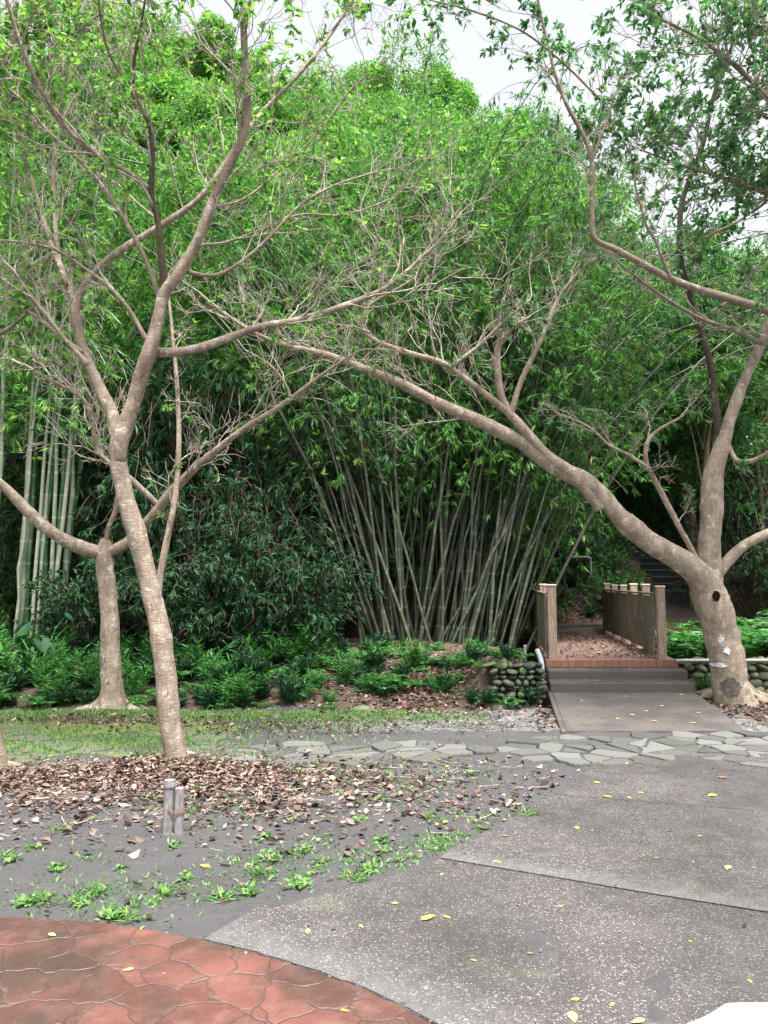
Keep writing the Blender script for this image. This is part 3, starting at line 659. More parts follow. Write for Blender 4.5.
b = G(112, 710); TB = Tree('shade_tree', b, 'straight pink barked tree with spreading roots, behind the leaning tree', mt['bark_warm'], mt['leaf_bright'])
TB.limb([(113, 718, 19), (112, 703, 15.5), (111, 685, 13), (110, 650, 12), (109, 620, 11.2), (107, 590, 10.5), (105, 565, 10.5), (105, 548, 10), (105, 538, 5)], 9.7, 9.7, 'trunk', n=60, lump=.03, sides=20)
roots(TB, G(112, 709), .21, 8, .4, mt['bark_warm'], z=.0)
TB.limb([(106, 552, 9), (88, 548, 8.5), (65, 538, 8), (42, 522, 8), (22, 503, 7.5), (0, 482, 7), (-40, 450, 6.5), (-90, 400, 5)], 9.7, 9.0, twigs=5, leafy=.6, t0=.6)
TB.limb([(106, 552, 8), (128, 541, 7.5), (148, 520, 7), (165, 500, 7), (185, 478, 6), (213, 452, 5.4), (243, 430, 5), (275, 410, 4.5), (300, 392, 3.8), (322, 375, 3), (350, 356, 2)], 9.7, 8.8, twigs=14, leafy=.12, t0=.3)
TB.limb([(158, 505, 5), (145, 492, 5), (130, 478, 5), (108, 462, 4.6), (97, 448, 4.2), (93, 430, 4), (88, 408, 3.8), (74, 392, 3.2), (50, 380, 2.6), (25, 365, 2)], 9.6, 9.2, twigs=16, leafy=.08, t0=.15)
TB.limb([(106, 548, 4), (109, 528, 4), (115, 508, 4), (118, 492, 3)], 9.7, 9.6)
TB.limb([(92, 430, 3), (98, 412, 2.6), (85, 385, 2.4), (72, 350, 2), (70, 310, 1.6)], 9.4, 9.2, twigs=9, leafy=.1)
TB.limb([(290, 398, 3), (286, 385, 2.5), (270, 365, 2), (245, 350, 1.6)], 8.9, 8.9, twigs=4, leafy=.1)
TB.done(.07, .5)

b = G(168, 722); TC = Tree('sapling', b, 'thin lichen covered sapling behind the leaning tree', mt['bark_pale'], mt['leaf_bright'])
TC.limb([(174, 724, 4), (167, 670, 4), (161, 625, 4), (159, 590, 4), (165, 550, 4), (173, 510, 3.6), (178, 470, 3.4), (179, 430, 3), (177, 380, 2.6), (172, 330, 2), (168, 290, 1.4)], 9.2, 9.2, 'trunk', twigs=9, leafy=.1, t0=.4, tl=.7)
TC.done()

b = G(732, 699); TD = Tree('shade_tree', b, 'thick pale barked tree beside the bridge with one long limb reaching left', mt['bark_pale'], mt['leaf_mid'])
TD.tk = .95
tq, tr_ = TD.limb([(741, 716, 26), (737, 698, 20.5), (731, 680, 18), (728, 660, 17.5), (723, 640, 17.5), (718, 620, 17.5), (713, 604, 18), (708, 588, 17.5), (708, 574, 14), (709, 562, 8)], 10.3, 10.3, 'trunk', n=60, lump=.035, sides=24)
roots(TD, G(735, 699), .27, 8, .4, mt['bark_pale'])
TD.limb([(712, 610, 14), (704, 588, 15), (690, 573, 13.5), (668, 555, 12.5), (645, 540, 12), (622, 524, 12), (600, 500, 11), (578, 480, 10.5), (552, 462, 10), (525, 443, 9.5), (485, 423, 9), (440, 404, 8), (398, 382, 7.2), (352, 364, 6.2), (320, 353, 5.2), (285, 345, 4.4), (255, 334, 3.6), (230, 318, 3), (205, 298, 2.2)], 10.3, 8.9, twigs=18, leafy=.08, t0=.5, n=120, up=.5)
TD.limb([(600, 508, 8), (585, 488, 8), (568, 472, 8.2), (548, 456, 7.5), (530, 436, 7), (512, 416, 6.5), (490, 398, 5.5), (464, 378, 5), (440, 362, 4.8), (405, 352, 4.4), (375, 340, 4), (362, 325, 3.2), (370, 305, 2.8), (395, 290, 2.2), (420, 275, 1.8)], 9.9, 9.0, twigs=18, leafy=.2, t0=.35, up=.6, n=80)
TD.limb([(512, 418, 6), (503, 400, 6), (499, 375, 5.8), (497, 350, 5), (504, 335, 4.4), (516, 325, 3.4), (528, 318, 2.4)], 9.6, 9.4, twigs=5, leafy=.2)
TD.limb([(510, 415, 5), (520, 385, 4.6), (534, 355, 4.4), (547, 325, 4), (558, 300, 3.8), (572, 280, 3.2), (590, 262, 2.6), (612, 255, 2), (640, 258, 1.6)], 9.6, 9.2, twigs=10, leafy=.4, up=.3)
TD.limb([(450, 368, 3.6), (470, 352, 3.2), (490, 335, 3), (508, 318, 2.6), (530, 300, 2)], 9.3, 9.2, twigs=6, leafy=.2)
TD.limb([(708, 590, 14), (711, 568, 13.5), (714, 540, 13), (717, 505, 12), (719, 480, 11.5), (723, 455, 10), (729, 425, 8.5), (740, 392, 7.2), (752, 365, 6.6), (762, 340, 6), (772, 310, 5), (790, 260, 4)], 10.3, 9.9, twigs=6, leafy=.6, t0=.6)
TD.limb([(722, 455, 6.5), (719, 430, 6), (716, 400, 5.5), (711, 365, 5.2), (704, 340, 5), (697, 315, 4.8), (689, 290, 4.8), (680, 255, 4.6), (681, 210, 4.5), (690, 180, 4.4), (700, 155, 4.4), (706, 135, 4.2), (712, 105, 4), (724, 65, 3.4), (738, 30, 3), (752, -8, 2.6)], 10.2, 9.4, twigs=24, leafy=.9, t0=.3, mat=mt['bark_dark'])  # same tree as the pale limbs; silhouette darkness put into the bark colour
TD.limb([(714, 580, 8), (728, 562, 7.5), (745, 546, 7), (768, 534, 6.5), (800, 520, 6), (860, 470, 5)], 10.3, 10.0, twigs=4, leafy=.5, t0=.5)
TD.limb([(706, 580, 5), (694, 555, 5), (682, 532, 4.8), (668, 505, 4.4), (655, 482, 4.2), (646, 462, 4), (647, 443, 3.6), (658, 430, 3), (680, 418, 2.4)], 10.3, 9.8, twigs=5, leafy=.12, tl=.6)
TD.limb([(648, 468, 3.2), (630, 456, 3), (608, 444, 2.8), (590, 428, 2.4), (568, 417, 1.8)], 9.9, 9.6, twigs=5, leafy=.1, tl=.5)
TD.limb([(726, 440, 4), (735, 460, 4), (748, 462, 4), (762, 456, 3.4), (785, 440, 3)], 10.2, 9.8, twigs=3, leafy=.1, tl=.5)
TD.limb([(700, 160, 3), (725, 140, 2.8), (750, 110, 2.4), (780, 70, 2)], 9.6, 9.3, twigs=7, leafy=.9)
TD.limb([(682, 250, 3), (710, 235, 2.8), (740, 220, 2.4), (775, 195, 2)], 9.8, 9.4, twigs=8, leafy=.8)
TD.limb([(697, 318, 3), (730, 300, 2.6), (755, 270, 2.3), (785, 240, 2)], 9.8, 9.4, twigs=8, leafy=.6)
kn = P(628, 525, 10.05)      # pruned knots
for kk, (cx, cy, dd) in enumerate([(629, 522, 10.0)]):
    c0 = P(cx, cy, dd); q = np.array([c0, c0+np.array([.0, -.07, .05]), c0+np.array([.01, -.10, .065])])
    V, F, U = tubes(q, np.array([.085, .06, .04]), 12, cap=True, lump=.05); mesh('knot', V, F, mt['bark_pale'], TD.e, smooth=True)
def decal(tree, nm, px, py, D, w_, h_, mat, jag_=.15):
    c0 = P(px, py, D); m = 30; th = np.linspace(0, 2*math.pi, m, endpoint=False); rr = 1+rng.normal(0, jag_, m)
    R0 = tree[0]; V = []
    for t_, r_ in zip(th, rr):
        x = c0[0]+math.cos(t_)*w_*r_; z = c0[2]+math.sin(t_)*h_*r_
        V.append((x, z))
    V = np.array(V); axx, ayy, rad = tree[1], tree[2], tree[3]
    rings = []
    for k in (1, .5, 0.001):
        q = np.array([c0[0], c0[2]])+(V-np.array([c0[0], c0[2]]))*k
        ax_ = axx(q[:, 1]); y = ayy(q[:, 1])-np.sqrt(np.maximum(rad(q[:, 1])**2-(q[:, 0]-ax_)**2, 1e-5))
        rings.append(np.column_stack([q[:, 0], y, q[:, 1]]))
    V = np.concatenate(rings); i = np.arange(m); j = (i+1) % m
    mesh(nm, V, np.concatenate([np.stack([i, j, j+m, i+m], -1), np.stack([i+m, j+m, j+2*m, i+2*m], -1)]), mat, R0.e, smooth=True)
_o = np.argsort(tq[:, 2]); _iz = lambda z, v: np.interp(z, tq[_o, 2], v[_o])
trD = (TD, lambda z: _iz(z, tq[:, 0]), lambda z: _iz(z, tq[:, 1]), lambda z: 1.09*_iz(z, tr_)+.008)
decal(trD, 'hollow', 718, 596, 10.0, .05, .07, mt['hollow'], .1)  # shade of the hole painted as a decal; the trunk stays solid
decal(trD, 'bark_patch', 734, 688, 10.0, .12, .11, mt['patch'], .07)
decal(trD, 'paint_mark', 724, 666, 10.0, .075, .03, mt['paint'], .12)
decal(trD, 'paint_mark', 730, 651, 10.0, .035, .045, mt['paint'], .3)
decal(trD, 'paint_mark', 725, 640, 10.0, .03, .06, mt['paint'], .35)
TD.done(.085, .5)

b = G(905, 705); b[1] = 8.6; b[0] = 5.9
TF = Tree('shade_tree', b, 'leafy tree off the right edge whose bare limb crosses above the bridge', mt['bark_grey'], mt['leaf_mid'])
TF.limb([(915, 790, 20), (912, 700, 17), (905, 600, 16), (900, 500, 15), (895, 420, 14), (885, 360, 12)], 8.6, 8.5, 'trunk', n=40)
TF.limb([(885, 365, 10), (845, 335, 8), (800, 322, 7.2), (768, 311, 6.8), (735, 301, 6.4), (702, 292, 6), (670, 279, 5.6), (640, 263, 5.2), (615, 250, 5), (594, 239, 4.8), (593, 215, 4.2), (593, 185, 4.2), (590, 155, 4), (580, 130, 3.8), (566, 105, 3.4), (555, 75, 3), (548, 45, 2.6), (541, 15, 2.3), (536, -10, 2)], 8.5, 7.6, twigs=10, leafy=.55, t0=.62, n=100)
TF.limb([(592, 162, 3.2), (600, 140, 2.8), (608, 118, 2.4), (614, 95, 1.8)], 7.9, 7.8, twigs=5, leafy=.5, tl=.6)
TF.limb([(672, 280, 3.4), (664, 262, 3), (655, 240, 3), (645, 225, 2.8), (640, 205, 2.6), (635, 182, 2)], 8.1, 8.0, twigs=7, leafy=.3, tl=.7)
TF.limb([(885, 365, 7), (830, 352, 5), (768, 345, 4), (735, 330, 3.6), (700, 318, 3.4), (665, 298, 3), (640, 280, 2.6), (618, 262, 2)], 8.5, 8.4, twigs=12, leafy=.1, tl=.7)
TF.limb([(885, 370, 11), (880, 300, 9), (850, 220, 7), (800, 140, 5.5), (750, 80, 4.2), (700, 40, 3.2), (650, 15, 2.4)], 8.5, 7.6, twigs=28, leafy=.9, t0=.3, tl=1.1)
TF.limb([(870, 260, 7), (840, 150, 5), (800, 60, 4), (770, 0, 3), (740, -60, 2)], 8.4, 7.6, twigs=25, leafy=.95, t0=.2, tl=1.1)
TF.limb([(600, 100, 2.4), (560, 60, 2.2), (520, 30, 2), (470, 10, 1.7), (430, 0, 1.4)], 7.8, 7.8, twigs=6, leafy=.55, t0=.2, tl=.6)
TF.limb([(850, 230, 5), (790, 205, 4), (730, 180, 3), (680, 165, 2.4), (640, 150, 1.8)], 8.4, 8.8, twigs=26, leafy=.9, t0=.2)
TF.done(.075, .5)

b = G(-14, 770); TG = Tree('shade_tree', b, 'trunk cut by the left edge of the view beside the leaf litter', mt['bark_grey'], mt['leaf_bright'])
TG.limb([(-8, 778, 20), (-10, 755, 16), (-16, 720, 14.5), (-28, 650, 13), (-50, 560, 12), (-60, 450, 11), (-70, 350, 10), (-60, 250, 9)], 6.75, 6.75, 'trunk', n=60)
roots(TG, G(-12, 768), .13, 5, .2, mt['bark_grey'])
TG.limb([(-64, 300, 7), (-40, 200, 6), (-15, 120, 5), (10, 50, 4), (30, -10, 3)], 6.75, 6.9, twigs=18, leafy=.9, t0=.3)
TG.limb([(-60, 260, 6), (-30, 150, 5), (30, 80, 4), (80, 30, 3), (130, -10, 2.2)], 6.75, 8.0, twigs=22, leafy=.9, t0=.4)
TG.limb([(-70, 380, 6), (-30, 350, 4.5), (5, 330, 3.4), (30, 310, 2.4)], 6.75, 7.2, twigs=9, leafy=.3, t0=.4)
TG.done(.075, .5)

# ------------------------------------------------------------------ bamboo
def bamboo(name, c, ncul, spread, height, lean, label, leafm, culmm, rad=.035, yaw_bias=None, leaf=(.17, .026), start=.36, dens=3, per=13, foliage=True, arch=1.0, seed=1, depthk=.7, straight=False):
    r = np.random.default_rng(seed)
    z0 = float(H(c[0], c[1])); e = empty(name, (c[0], c[1], z0), label, 'bamboo')
    LP, LD, LL = [], [], []; BP, BR = [], []
    for k in range(ncul):
        u = r.uniform(-1, 1); v = r.uniform(-1, 1)
        bxx = c[0]+u*spread; byy = c[1]+v*spread*depthk; bz = float(H(bxx, byy))-.05
        hgt = height*r.uniform(.7, 1.05)
        lx = lean*(u*.85+r.normal(0, .5)+.15); ly = lean*(v*.5*-1*.6+r.normal(0, .35)) 
        n = 22; t = np.linspace(0, 1, n)
        ax = arch*(lx*.5+r.normal(0, .4)); ay = arch*(abs(r.normal(0, .5))*.5+ly*.3)
        x = bxx+lx*t*1.0+ax*t**3*1.6; y = byy+ly*t+ay*t**3*1.2; z = bz+hgt*(t-.14*t**4*(abs(ax)+abs(ay)+.4))
        if straight: x = bxx+lx*t*.35+ax*.3*t**3; y = byy+ly*t*.3; z = bz+hgt*t
        q = np.column_stack([x, y, z]); q[1:] += r.normal(0, .012, (n-1, 3))
        rr = rad*r.uniform(.6, 1.2)*(1-.8*t**1.4)
        V, F, U = tubes(q, rr, 8); mesh('culm', V, F, culmm, e, smooth=True, uv=U)
        if not foliage: continue
        nn = int(hgt*(1-start)/.33)
        for i in range(nn):
            tt = start+(1-start)*(i+r.random())/nn; f = tt*(n-1); j = min(int(f), n-2); p0 = q[j]*(1-(f-j))+q[j+1]*(f-j)
            for b_ in range(r.integers(1, dens+1)):
                th = r.uniform(0, 2*math.pi); L = r.uniform(.4, 1.3)*(1.1-.4*tt); m = 7
                s = np.linspace(0, 1, m)
                dr = np.array([math.cos(th), math.sin(th), .35*r.random()])
                pa = p0+dr*L*s[:, None]; pa[:, 2] -= L*(.45+.5*r.random())*s**2
                BP.append(pa); BR.append(np.linspace(.006, .002, m))
                kn_ = max(2, int(r.integers(per//2, per+3))//5); kq = kn_*6
                ss = np.repeat(r.uniform(.25, 1, kn_), 6); fj = ss*(m-1); jj = np.minimum(fj.astype(int), m-2)
                pp = pa[jj]+(pa[jj+1]-pa[jj])*(fj-jj)[:, None]
                dd = np.repeat(nrm(pa[jj+1]-pa[jj])[::6]*.6+r.normal(0, .45, (kn_, 3)), 6, 0)+r.normal(0, .38, (kq, 3))+np.array([0, 0, -.5])
                LP.append(pp+r.normal(0, .012, pp.shape)); LD.append(dd); LL.append(r.uniform(.65, 1.2, kq))
    if foliage:
        V, F, U = tubes(np.array(BP), np.array(BR), 3); mesh('branches', V, F, culmm, e, uv=U)
        LP = np.concatenate(LP); LD = np.concatenate(LD); LL = np.concatenate(LL)
        V, F = leaves(LP, LD, LL*leaf[0], LL*leaf[1], r=r); mesh('foliage', V, F, leafm, e); print(name, 'leaves', len(LP))
    return e
cm = P(432, 640, 14.3)
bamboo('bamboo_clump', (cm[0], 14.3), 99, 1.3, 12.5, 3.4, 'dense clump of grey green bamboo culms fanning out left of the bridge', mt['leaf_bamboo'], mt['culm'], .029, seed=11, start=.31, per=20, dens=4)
cl = P(16, 640, 12.5)
bamboo('bamboo_clump', (cl[0], 12.7), 18, .6, 13, 1.3, 'upright thick bamboo stems, some bright green, at the left edge', mt['leaf_bamboo_light'], mt['culm_bright'], .042, seed=5, straight=True, start=.36, per=22, dens=5)
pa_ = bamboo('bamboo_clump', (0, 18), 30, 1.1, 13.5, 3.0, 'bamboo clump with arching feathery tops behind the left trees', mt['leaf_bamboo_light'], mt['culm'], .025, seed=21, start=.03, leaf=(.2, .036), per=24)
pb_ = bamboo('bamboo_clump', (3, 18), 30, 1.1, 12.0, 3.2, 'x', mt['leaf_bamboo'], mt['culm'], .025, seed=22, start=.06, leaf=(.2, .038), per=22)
def place(o, px, D, s, rot, label):
    x = (px-384)/768*D; o.location = (x, D, float(H(x, D))-.1); o.scale = (s, s, s); o.rotation_euler = (0, 0, rot); o['label'] = label; o['group'] = 'bamboo clumps along the foot of the slope'
place(pa_, 215, 17.5, 1.0, .3, 'feathery bamboo clump arching above the fork of the leaning tree')
place(pb_, 330, 18, 1.0, 1.2, 'dark bamboo clump standing left of the fanned culms')
for s_, px, D, sc_, ro, lb in [(pa_, 60, 17, 1.05, 2.2, 'light green bamboo clump behind the straight left tree'),
                              (pb_, 140, 15.5, .8, 3.3, 'low dark bamboo clump between the two left trees'),
                              (pb_, 540, 19, .95, 4.2, 'bamboo clump arching over the far end of the bridge'),
                              (pa_, 395, 20.5, .95, 5.0, 'tallest bamboo clump rising behind the fanned culms'),
                              (pb_, 462, 16.4, .8, 2.0, 'dark bamboo filling the hollow behind the fanned culms'),
                              (pb_, 640, 24, .9, 2.7, 'bamboo clump above the dark hill stairs'),
                              (pa_, -60, 15, .95, 1.1, 'bamboo clump leaning in from beyond the left edge'),
                              (pb_, 800, 19, .8, .5, 'bamboo clump behind the thick right tree')]:
    place(copy_tree(s_), px, D, sc_, ro, lb)

# ------------------------------------------------------------------ hillside trees
def crown_tree(name, h, cr, nl, leafm, seed, leaf=.16, lobes=16, trunk_r=.16, low=.35, label='x'):
    r = np.random.default_rng(seed); e = empty(name, (0, 0, 0), label, 'tree')
    q, rr = resample([(0, 0, -.5), (.1, 0, h*.3), (-.1, .15, h*.6), (.1, 0, h*.92)], [trunk_r*1.3, trunk_r, trunk_r*.6, trunk_r*.15], 20)
    V, F, U = tubes(q, rr, 8, lump=.04); mesh('trunk', V, F, mt['bark_grey'], e, smooth=True)
    ps, ds, ls = [], [], []; bp, brr = [], []
    for k in range(lobes):
        th = r.uniform(0, 2*math.pi); zz = h*(low+(1-low)*r.random()**.8); rad = cr*math.sqrt(max(.05, 1-((zz/h-.62)/.5)**2))*r.uniform(.25, .95)
        c = np.array([math.cos(th)*rad, math.sin(th)*rad, zz]); lr = cr*r.uniform(.28, .5)
        bq, b2 = resample([(0, 0, zz*.6), c*np.array([.5, .5, .85]), c], [trunk_r*.4, trunk_r*.25, .02], 8); bp.append(bq); brr.append(b2)
        m = nl//lobes; d = nrm(r.normal(0, 1, (m, 3))); rad_ = lr*r.uniform(.45, 1.12, m)**.6
        pos = c+d*rad_[:, None]*np.array([1, 1, .62]); pos += .12*lr*np.sin(pos[:, [1, 2, 0]]*3.1)
        # break the lobe into sprays
        keep = (np.sin(pos[:, 0]*4.3+k)+np.sin(pos[:, 1]*3.9+k*2)+np.sin(pos[:, 2]*5.1+k*3)+r.normal(0, .6, m)) > -.75
        pos, d2 = pos[keep], d[keep]
        ps.append(pos); ds.append(nrm(d2*.6+r.normal(0, .6, d2.shape)+np.array([0, 0, -.15]))); ls.append(r.uniform(.6, 1.25, len(pos)))
    V, F, U = tubes(np.array(bp), np.array(brr), 5); mesh('limbs', V, F, mt['bark_grey'], e, smooth=True)
    L = np.concatenate(ls)*leaf; V, F = leaves(np.concatenate(ps), np.concatenate(ds), L, L*.42, r=r); mesh('crown', V, F, leafm, e)
    return e
protos = [crown_tree('hill_tree', 9, 3.0, 34000, mt['leaf_hill'], 31), crown_tree('hill_tree', 11, 3.2, 38000, mt['leaf_hill'], 32, .15),
          crown_tree('hill_tree', 8, 2.8, 32000, mt['leaf_hill_dark'], 33, .17), crown_tree('hill_tree', 12, 2.6, 36000, mt['leaf_bamboo_light'], 34, .19)]
looks = ['round topped green', 'tall full', 'low dark green', 'narrow pale green']
used = [False]*4
def put_tree(k, x, y, s, label, group):
    o = protos[k] if not used[k] else copy_tree(protos[k]); used[k] = True
    o.location = (x, y, float(H(x, y))-.2); o.scale = (s, s, s*rng.uniform(.9, 1.1)); o.rotation_euler = (rng.normal(0, .04), rng.normal(0, .04), rng.uniform(0, 6.28)); tag(o, label, 'tree', group); return o
for j, y in enumerate([24, 28, 32, 36.5, 41.5]):
    nx = 9+j
    for i in range(nx):
        fx = (i+.5+.5*(j % 2)-.25)/nx; px = -60+fx*900; D = y+rng.uniform(-1.2, 1.2); x = (px-384)/768*D
        k = int(rng.choice([0, 1, 3] if px < 520 else [0, 2, 1]))
        if px > 600 and j > 2 and rng.random() < .5: continue
        where = ['far left', 'left', 'centre left', 'centre', 'centre right', 'right', 'far right'][min(6, max(0, int((px+60)/128)))]
        put_tree(k, x, D, rng.uniform(.8, 1.05)*(.85 if px > 620 else 1), '%s tree on the %s of the wooded hillside, %s' % (looks[k], where, ['lowest row', 'second row up', 'halfway up', 'near the top', 'on the skyline'][j]), 'trees on the wooded hillside')
for k, px, D, sc_, lb in [(1, 455, 20.5, 1.12, 'broad full crowned tree rising straight behind the fanned bamboo'), (0, 350, 22, 1.3, 'round bright tree above the meeting branches of both shade trees'), (1, 545, 23, 1.0, 'full tree above the far end of the bridge'), (0, 250, 23.5, 1.35, 'round bright tree behind the right half of the leaning tree'), (2, 690, 21, 1.0, 'low dark tree behind the silhouetted limb of the thick tree')]:
    x = (px-384)/768*D; put_tree(k, x, D, sc_, lb, None)
# slender trunks in the dark wood behind the bridge
sp = crown_tree('slender_tree', 9.5, 1.7, 12000, mt['leaf_hill_dark'], 41, .16, 10, .07, .45)
first = True
SP = [(545, 19.5), (585, 23), (655, 25), (690, 20), (705, 16.5), (718, 18), (752, 18.5), (640, 27), (560, 26)]
names = ['left railing', 'guard bar', 'top of the hill stairs', 'dark stairs edge', 'thin upright limb', 'thick trunk top', 'cobble wall', 'upper stairs', 'dark bank']
for (px, D), nm_ in zip(SP, names):
    o = sp if first else copy_tree(sp); first = False
    x = (px-384)/768*D; o.location = (x, D, float(H(x, D))-.1); o.rotation_euler = (rng.normal(0, .05), rng.normal(0, .05), rng.uniform(0, 6.28)); s = rng.uniform(.75, 1.05); o.scale = (s, s, s)
    tag(o, 'slender dark trunk in the wood behind the '+nm_, 'tree', 'slender trees in the wood behind the bridge')

# ------------------------------------------------------------------ shrubs
def shrub(name, h, rad, nb, per, leaf, leafm, seed, droop=.7):
    r = np.random.default_rng(seed); e = empty(name, (0, 0, 0), 'x', 'shrub')
    BP, BR, LP, LD, LL = [], [], [], [], []
    for k in range(nb):
        th = r.uniform(0, 2*math.pi); m = 10; s = np.linspace(0, 1, m); L = rad*r.uniform(.3, 1.25); hh = h*r.uniform(.3, 1.25)
        x = math.cos(th)*L*s; y = math.sin(th)*L*s; z = hh*np.sin(s*math.pi*.62)*1.0-droop*hh*.3*s**3
        pa = np.column_stack([x, y, z])+r.normal(0, .02, (m, 3)); BP.append(pa); BR.append(np.linspace(.012, .003, m))
        kn_ = per//6; kq = kn_*6; ss = np.repeat(r.uniform(.3, 1, kn_), 6); fj = ss*(m-1); jj = np.minimum(fj.astype(int), m-2); pp = pa[jj]+(pa[jj+1]-pa[jj])*(fj-jj)[:, None]
        off_ = np.repeat(r.normal(0, .11, (kn_, 3)), 6, 0); dd = np.repeat(r.normal(0, .6, (kn_, 3)), 6, 0)+nrm(pa[jj+1]-pa[jj])*.5+r.normal(0, .42, (kq, 3))+np.array([0, 0, -.5*droop])
        LP.append(pp+off_+r.normal(0, .012, pp.shape)); LD.append(dd); LL.append(r.uniform(.6, 1.2, kq))
    V, F, U = tubes(np.array(BP), np.array(BR), 4); mesh('stems', V, F, mt['bark_dark'], e)
    L = np.concatenate(LL); V, F = leaves(np.concatenate(LP), np.concatenate(LD), L*leaf[0], L*leaf[1], n=6, r=r); mesh('foliage', V, F, leafm, e)
    return e
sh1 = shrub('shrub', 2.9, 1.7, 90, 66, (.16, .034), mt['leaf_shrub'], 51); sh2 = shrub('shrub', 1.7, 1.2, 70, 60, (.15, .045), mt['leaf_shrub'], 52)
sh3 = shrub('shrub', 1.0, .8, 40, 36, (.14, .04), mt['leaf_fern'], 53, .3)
u3 = {}
def put(o, px, D, s, label, group, dz=-.05):
    x = (px-384)/768*D
    c = o if o.name not in u3 else copy_tree(o); u3[o.name] = 1
    c.location = (x, D, float(H(x, D))+dz); c.scale = (s, s, s*rng.uniform(.9, 1.1)); c.rotation_euler = (0, 0, rng.uniform(0, 6.28)); tag(c, label, None, group); return c
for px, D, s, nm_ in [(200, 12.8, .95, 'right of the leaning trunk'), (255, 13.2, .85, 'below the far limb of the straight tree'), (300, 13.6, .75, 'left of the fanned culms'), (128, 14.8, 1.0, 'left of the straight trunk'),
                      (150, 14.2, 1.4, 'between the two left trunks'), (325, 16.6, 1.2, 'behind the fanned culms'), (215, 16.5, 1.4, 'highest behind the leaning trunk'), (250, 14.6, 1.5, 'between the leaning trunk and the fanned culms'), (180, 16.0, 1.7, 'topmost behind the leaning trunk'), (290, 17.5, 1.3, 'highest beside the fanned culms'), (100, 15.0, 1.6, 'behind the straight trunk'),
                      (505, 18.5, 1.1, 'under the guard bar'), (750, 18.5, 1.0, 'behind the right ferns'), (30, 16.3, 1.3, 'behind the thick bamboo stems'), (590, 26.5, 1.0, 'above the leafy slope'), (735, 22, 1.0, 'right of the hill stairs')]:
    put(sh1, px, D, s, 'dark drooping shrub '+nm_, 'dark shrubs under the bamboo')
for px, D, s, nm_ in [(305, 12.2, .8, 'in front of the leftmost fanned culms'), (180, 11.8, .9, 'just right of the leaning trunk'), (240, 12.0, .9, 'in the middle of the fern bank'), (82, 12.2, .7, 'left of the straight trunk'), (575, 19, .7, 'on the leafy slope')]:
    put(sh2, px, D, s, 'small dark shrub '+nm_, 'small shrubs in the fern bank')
# ------------------------------------------------------------------ ferns and ground plants
def fern(name, nf, L, seed, leafm, wide=.16, cat='fern'):
    r = np.random.default_rng(seed); e = empty(name, (0, 0, 0), 'x', cat); ps, ds, ls, st, sr = [], [], [], [], []
    for k in range(nf):
        th = k*2*math.pi/nf+r.uniform(-.3, .3); m = 20; s = np.linspace(0, 1, m); l_ = L*r.uniform(.7, 1.1); rise = r.uniform(.5, .95)
        pa = np.column_stack([math.cos(th)*l_*s, math.sin(th)*l_*s, l_*(rise*np.sin(s*1.9)*.8-.25*s**3)]); st.append(pa); sr.append(np.linspace(.005, .0015, m))
        tg = nrm(np.gradient(pa, axis=0)); side = nrm(np.cross(tg, [0, 0, 1.0]))
        for i in range(2, m):
            wd = wide*math.sin(min(1, s[i]*1.15)*math.pi)**.7+.02
            for sg in (-1, 1):
                ps.append(pa[i]); ds.append(side[i]*sg+tg[i]*.45+r.normal(0, .1, 3)+np.array([0, 0, -.15])); ls.append(wd*r.uniform(.8, 1.15))
    V, F, U = tubes(np.array(st), np.array(sr), 3); mesh('stalks', V, F, leafm, e)
    V, F = leaves(ps, ds, np.array(ls), np.array(ls)*.3, n=4, r=r); mesh('fronds', V, F, leafm, e); return e
def ginger(name, nf, h, seed, leafm):
    r = np.random.default_rng(seed); e = empty(name, (0, 0, 0), 'x', 'plant'); ps, ds, ls, st, sr = [], [], [], [], []
    for k in range(nf):
        th = r.uniform(0, 6.28); m = 9; s = np.linspace(0, 1, m); l_ = h*r.uniform(.6, 1.1); ln = r.uniform(.2, .8)
        pa = np.column_stack([math.cos(th)*l_*ln*s**1.5, math.sin(th)*l_*ln*s**1.5, l_*s*(1-.25*s*ln)]); st.append(pa); sr.append(np.linspace(.008, .003, m)); tg = nrm(np.gradient(pa, axis=0))
        for i in range(2, m):
            a2 = r.uniform(0, 6.28)
            for sg in (0, 1): 
                d = np.array([math.cos(a2+sg*3.14), math.sin(a2+sg*3.14), 0])*.8+tg[i]*.6; ps.append(pa[i]); ds.append(d+r.normal(0, .15, 3)); ls.append(r.uniform(.12, .24))
    V, F, U = tubes(np.array(st), np.array(sr), 4); mesh('stems', V, F, leafm, e)
    V, F = leaves(ps, ds, np.array(ls), np.array(ls)*.22, n=6, r=r); mesh('foliage', V, F, leafm, e); return e
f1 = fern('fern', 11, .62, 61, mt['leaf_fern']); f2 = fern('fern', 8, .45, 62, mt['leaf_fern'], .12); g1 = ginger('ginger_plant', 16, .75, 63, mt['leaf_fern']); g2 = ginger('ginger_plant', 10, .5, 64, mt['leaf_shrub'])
gl = {'fern': ('fern with arching fronds in the green bank below the bamboo', 'ferns in the green bank'), 'ginger_plant': ('lance leaved plant in the green bank below the bamboo', 'lance leaved plants in the green bank')}
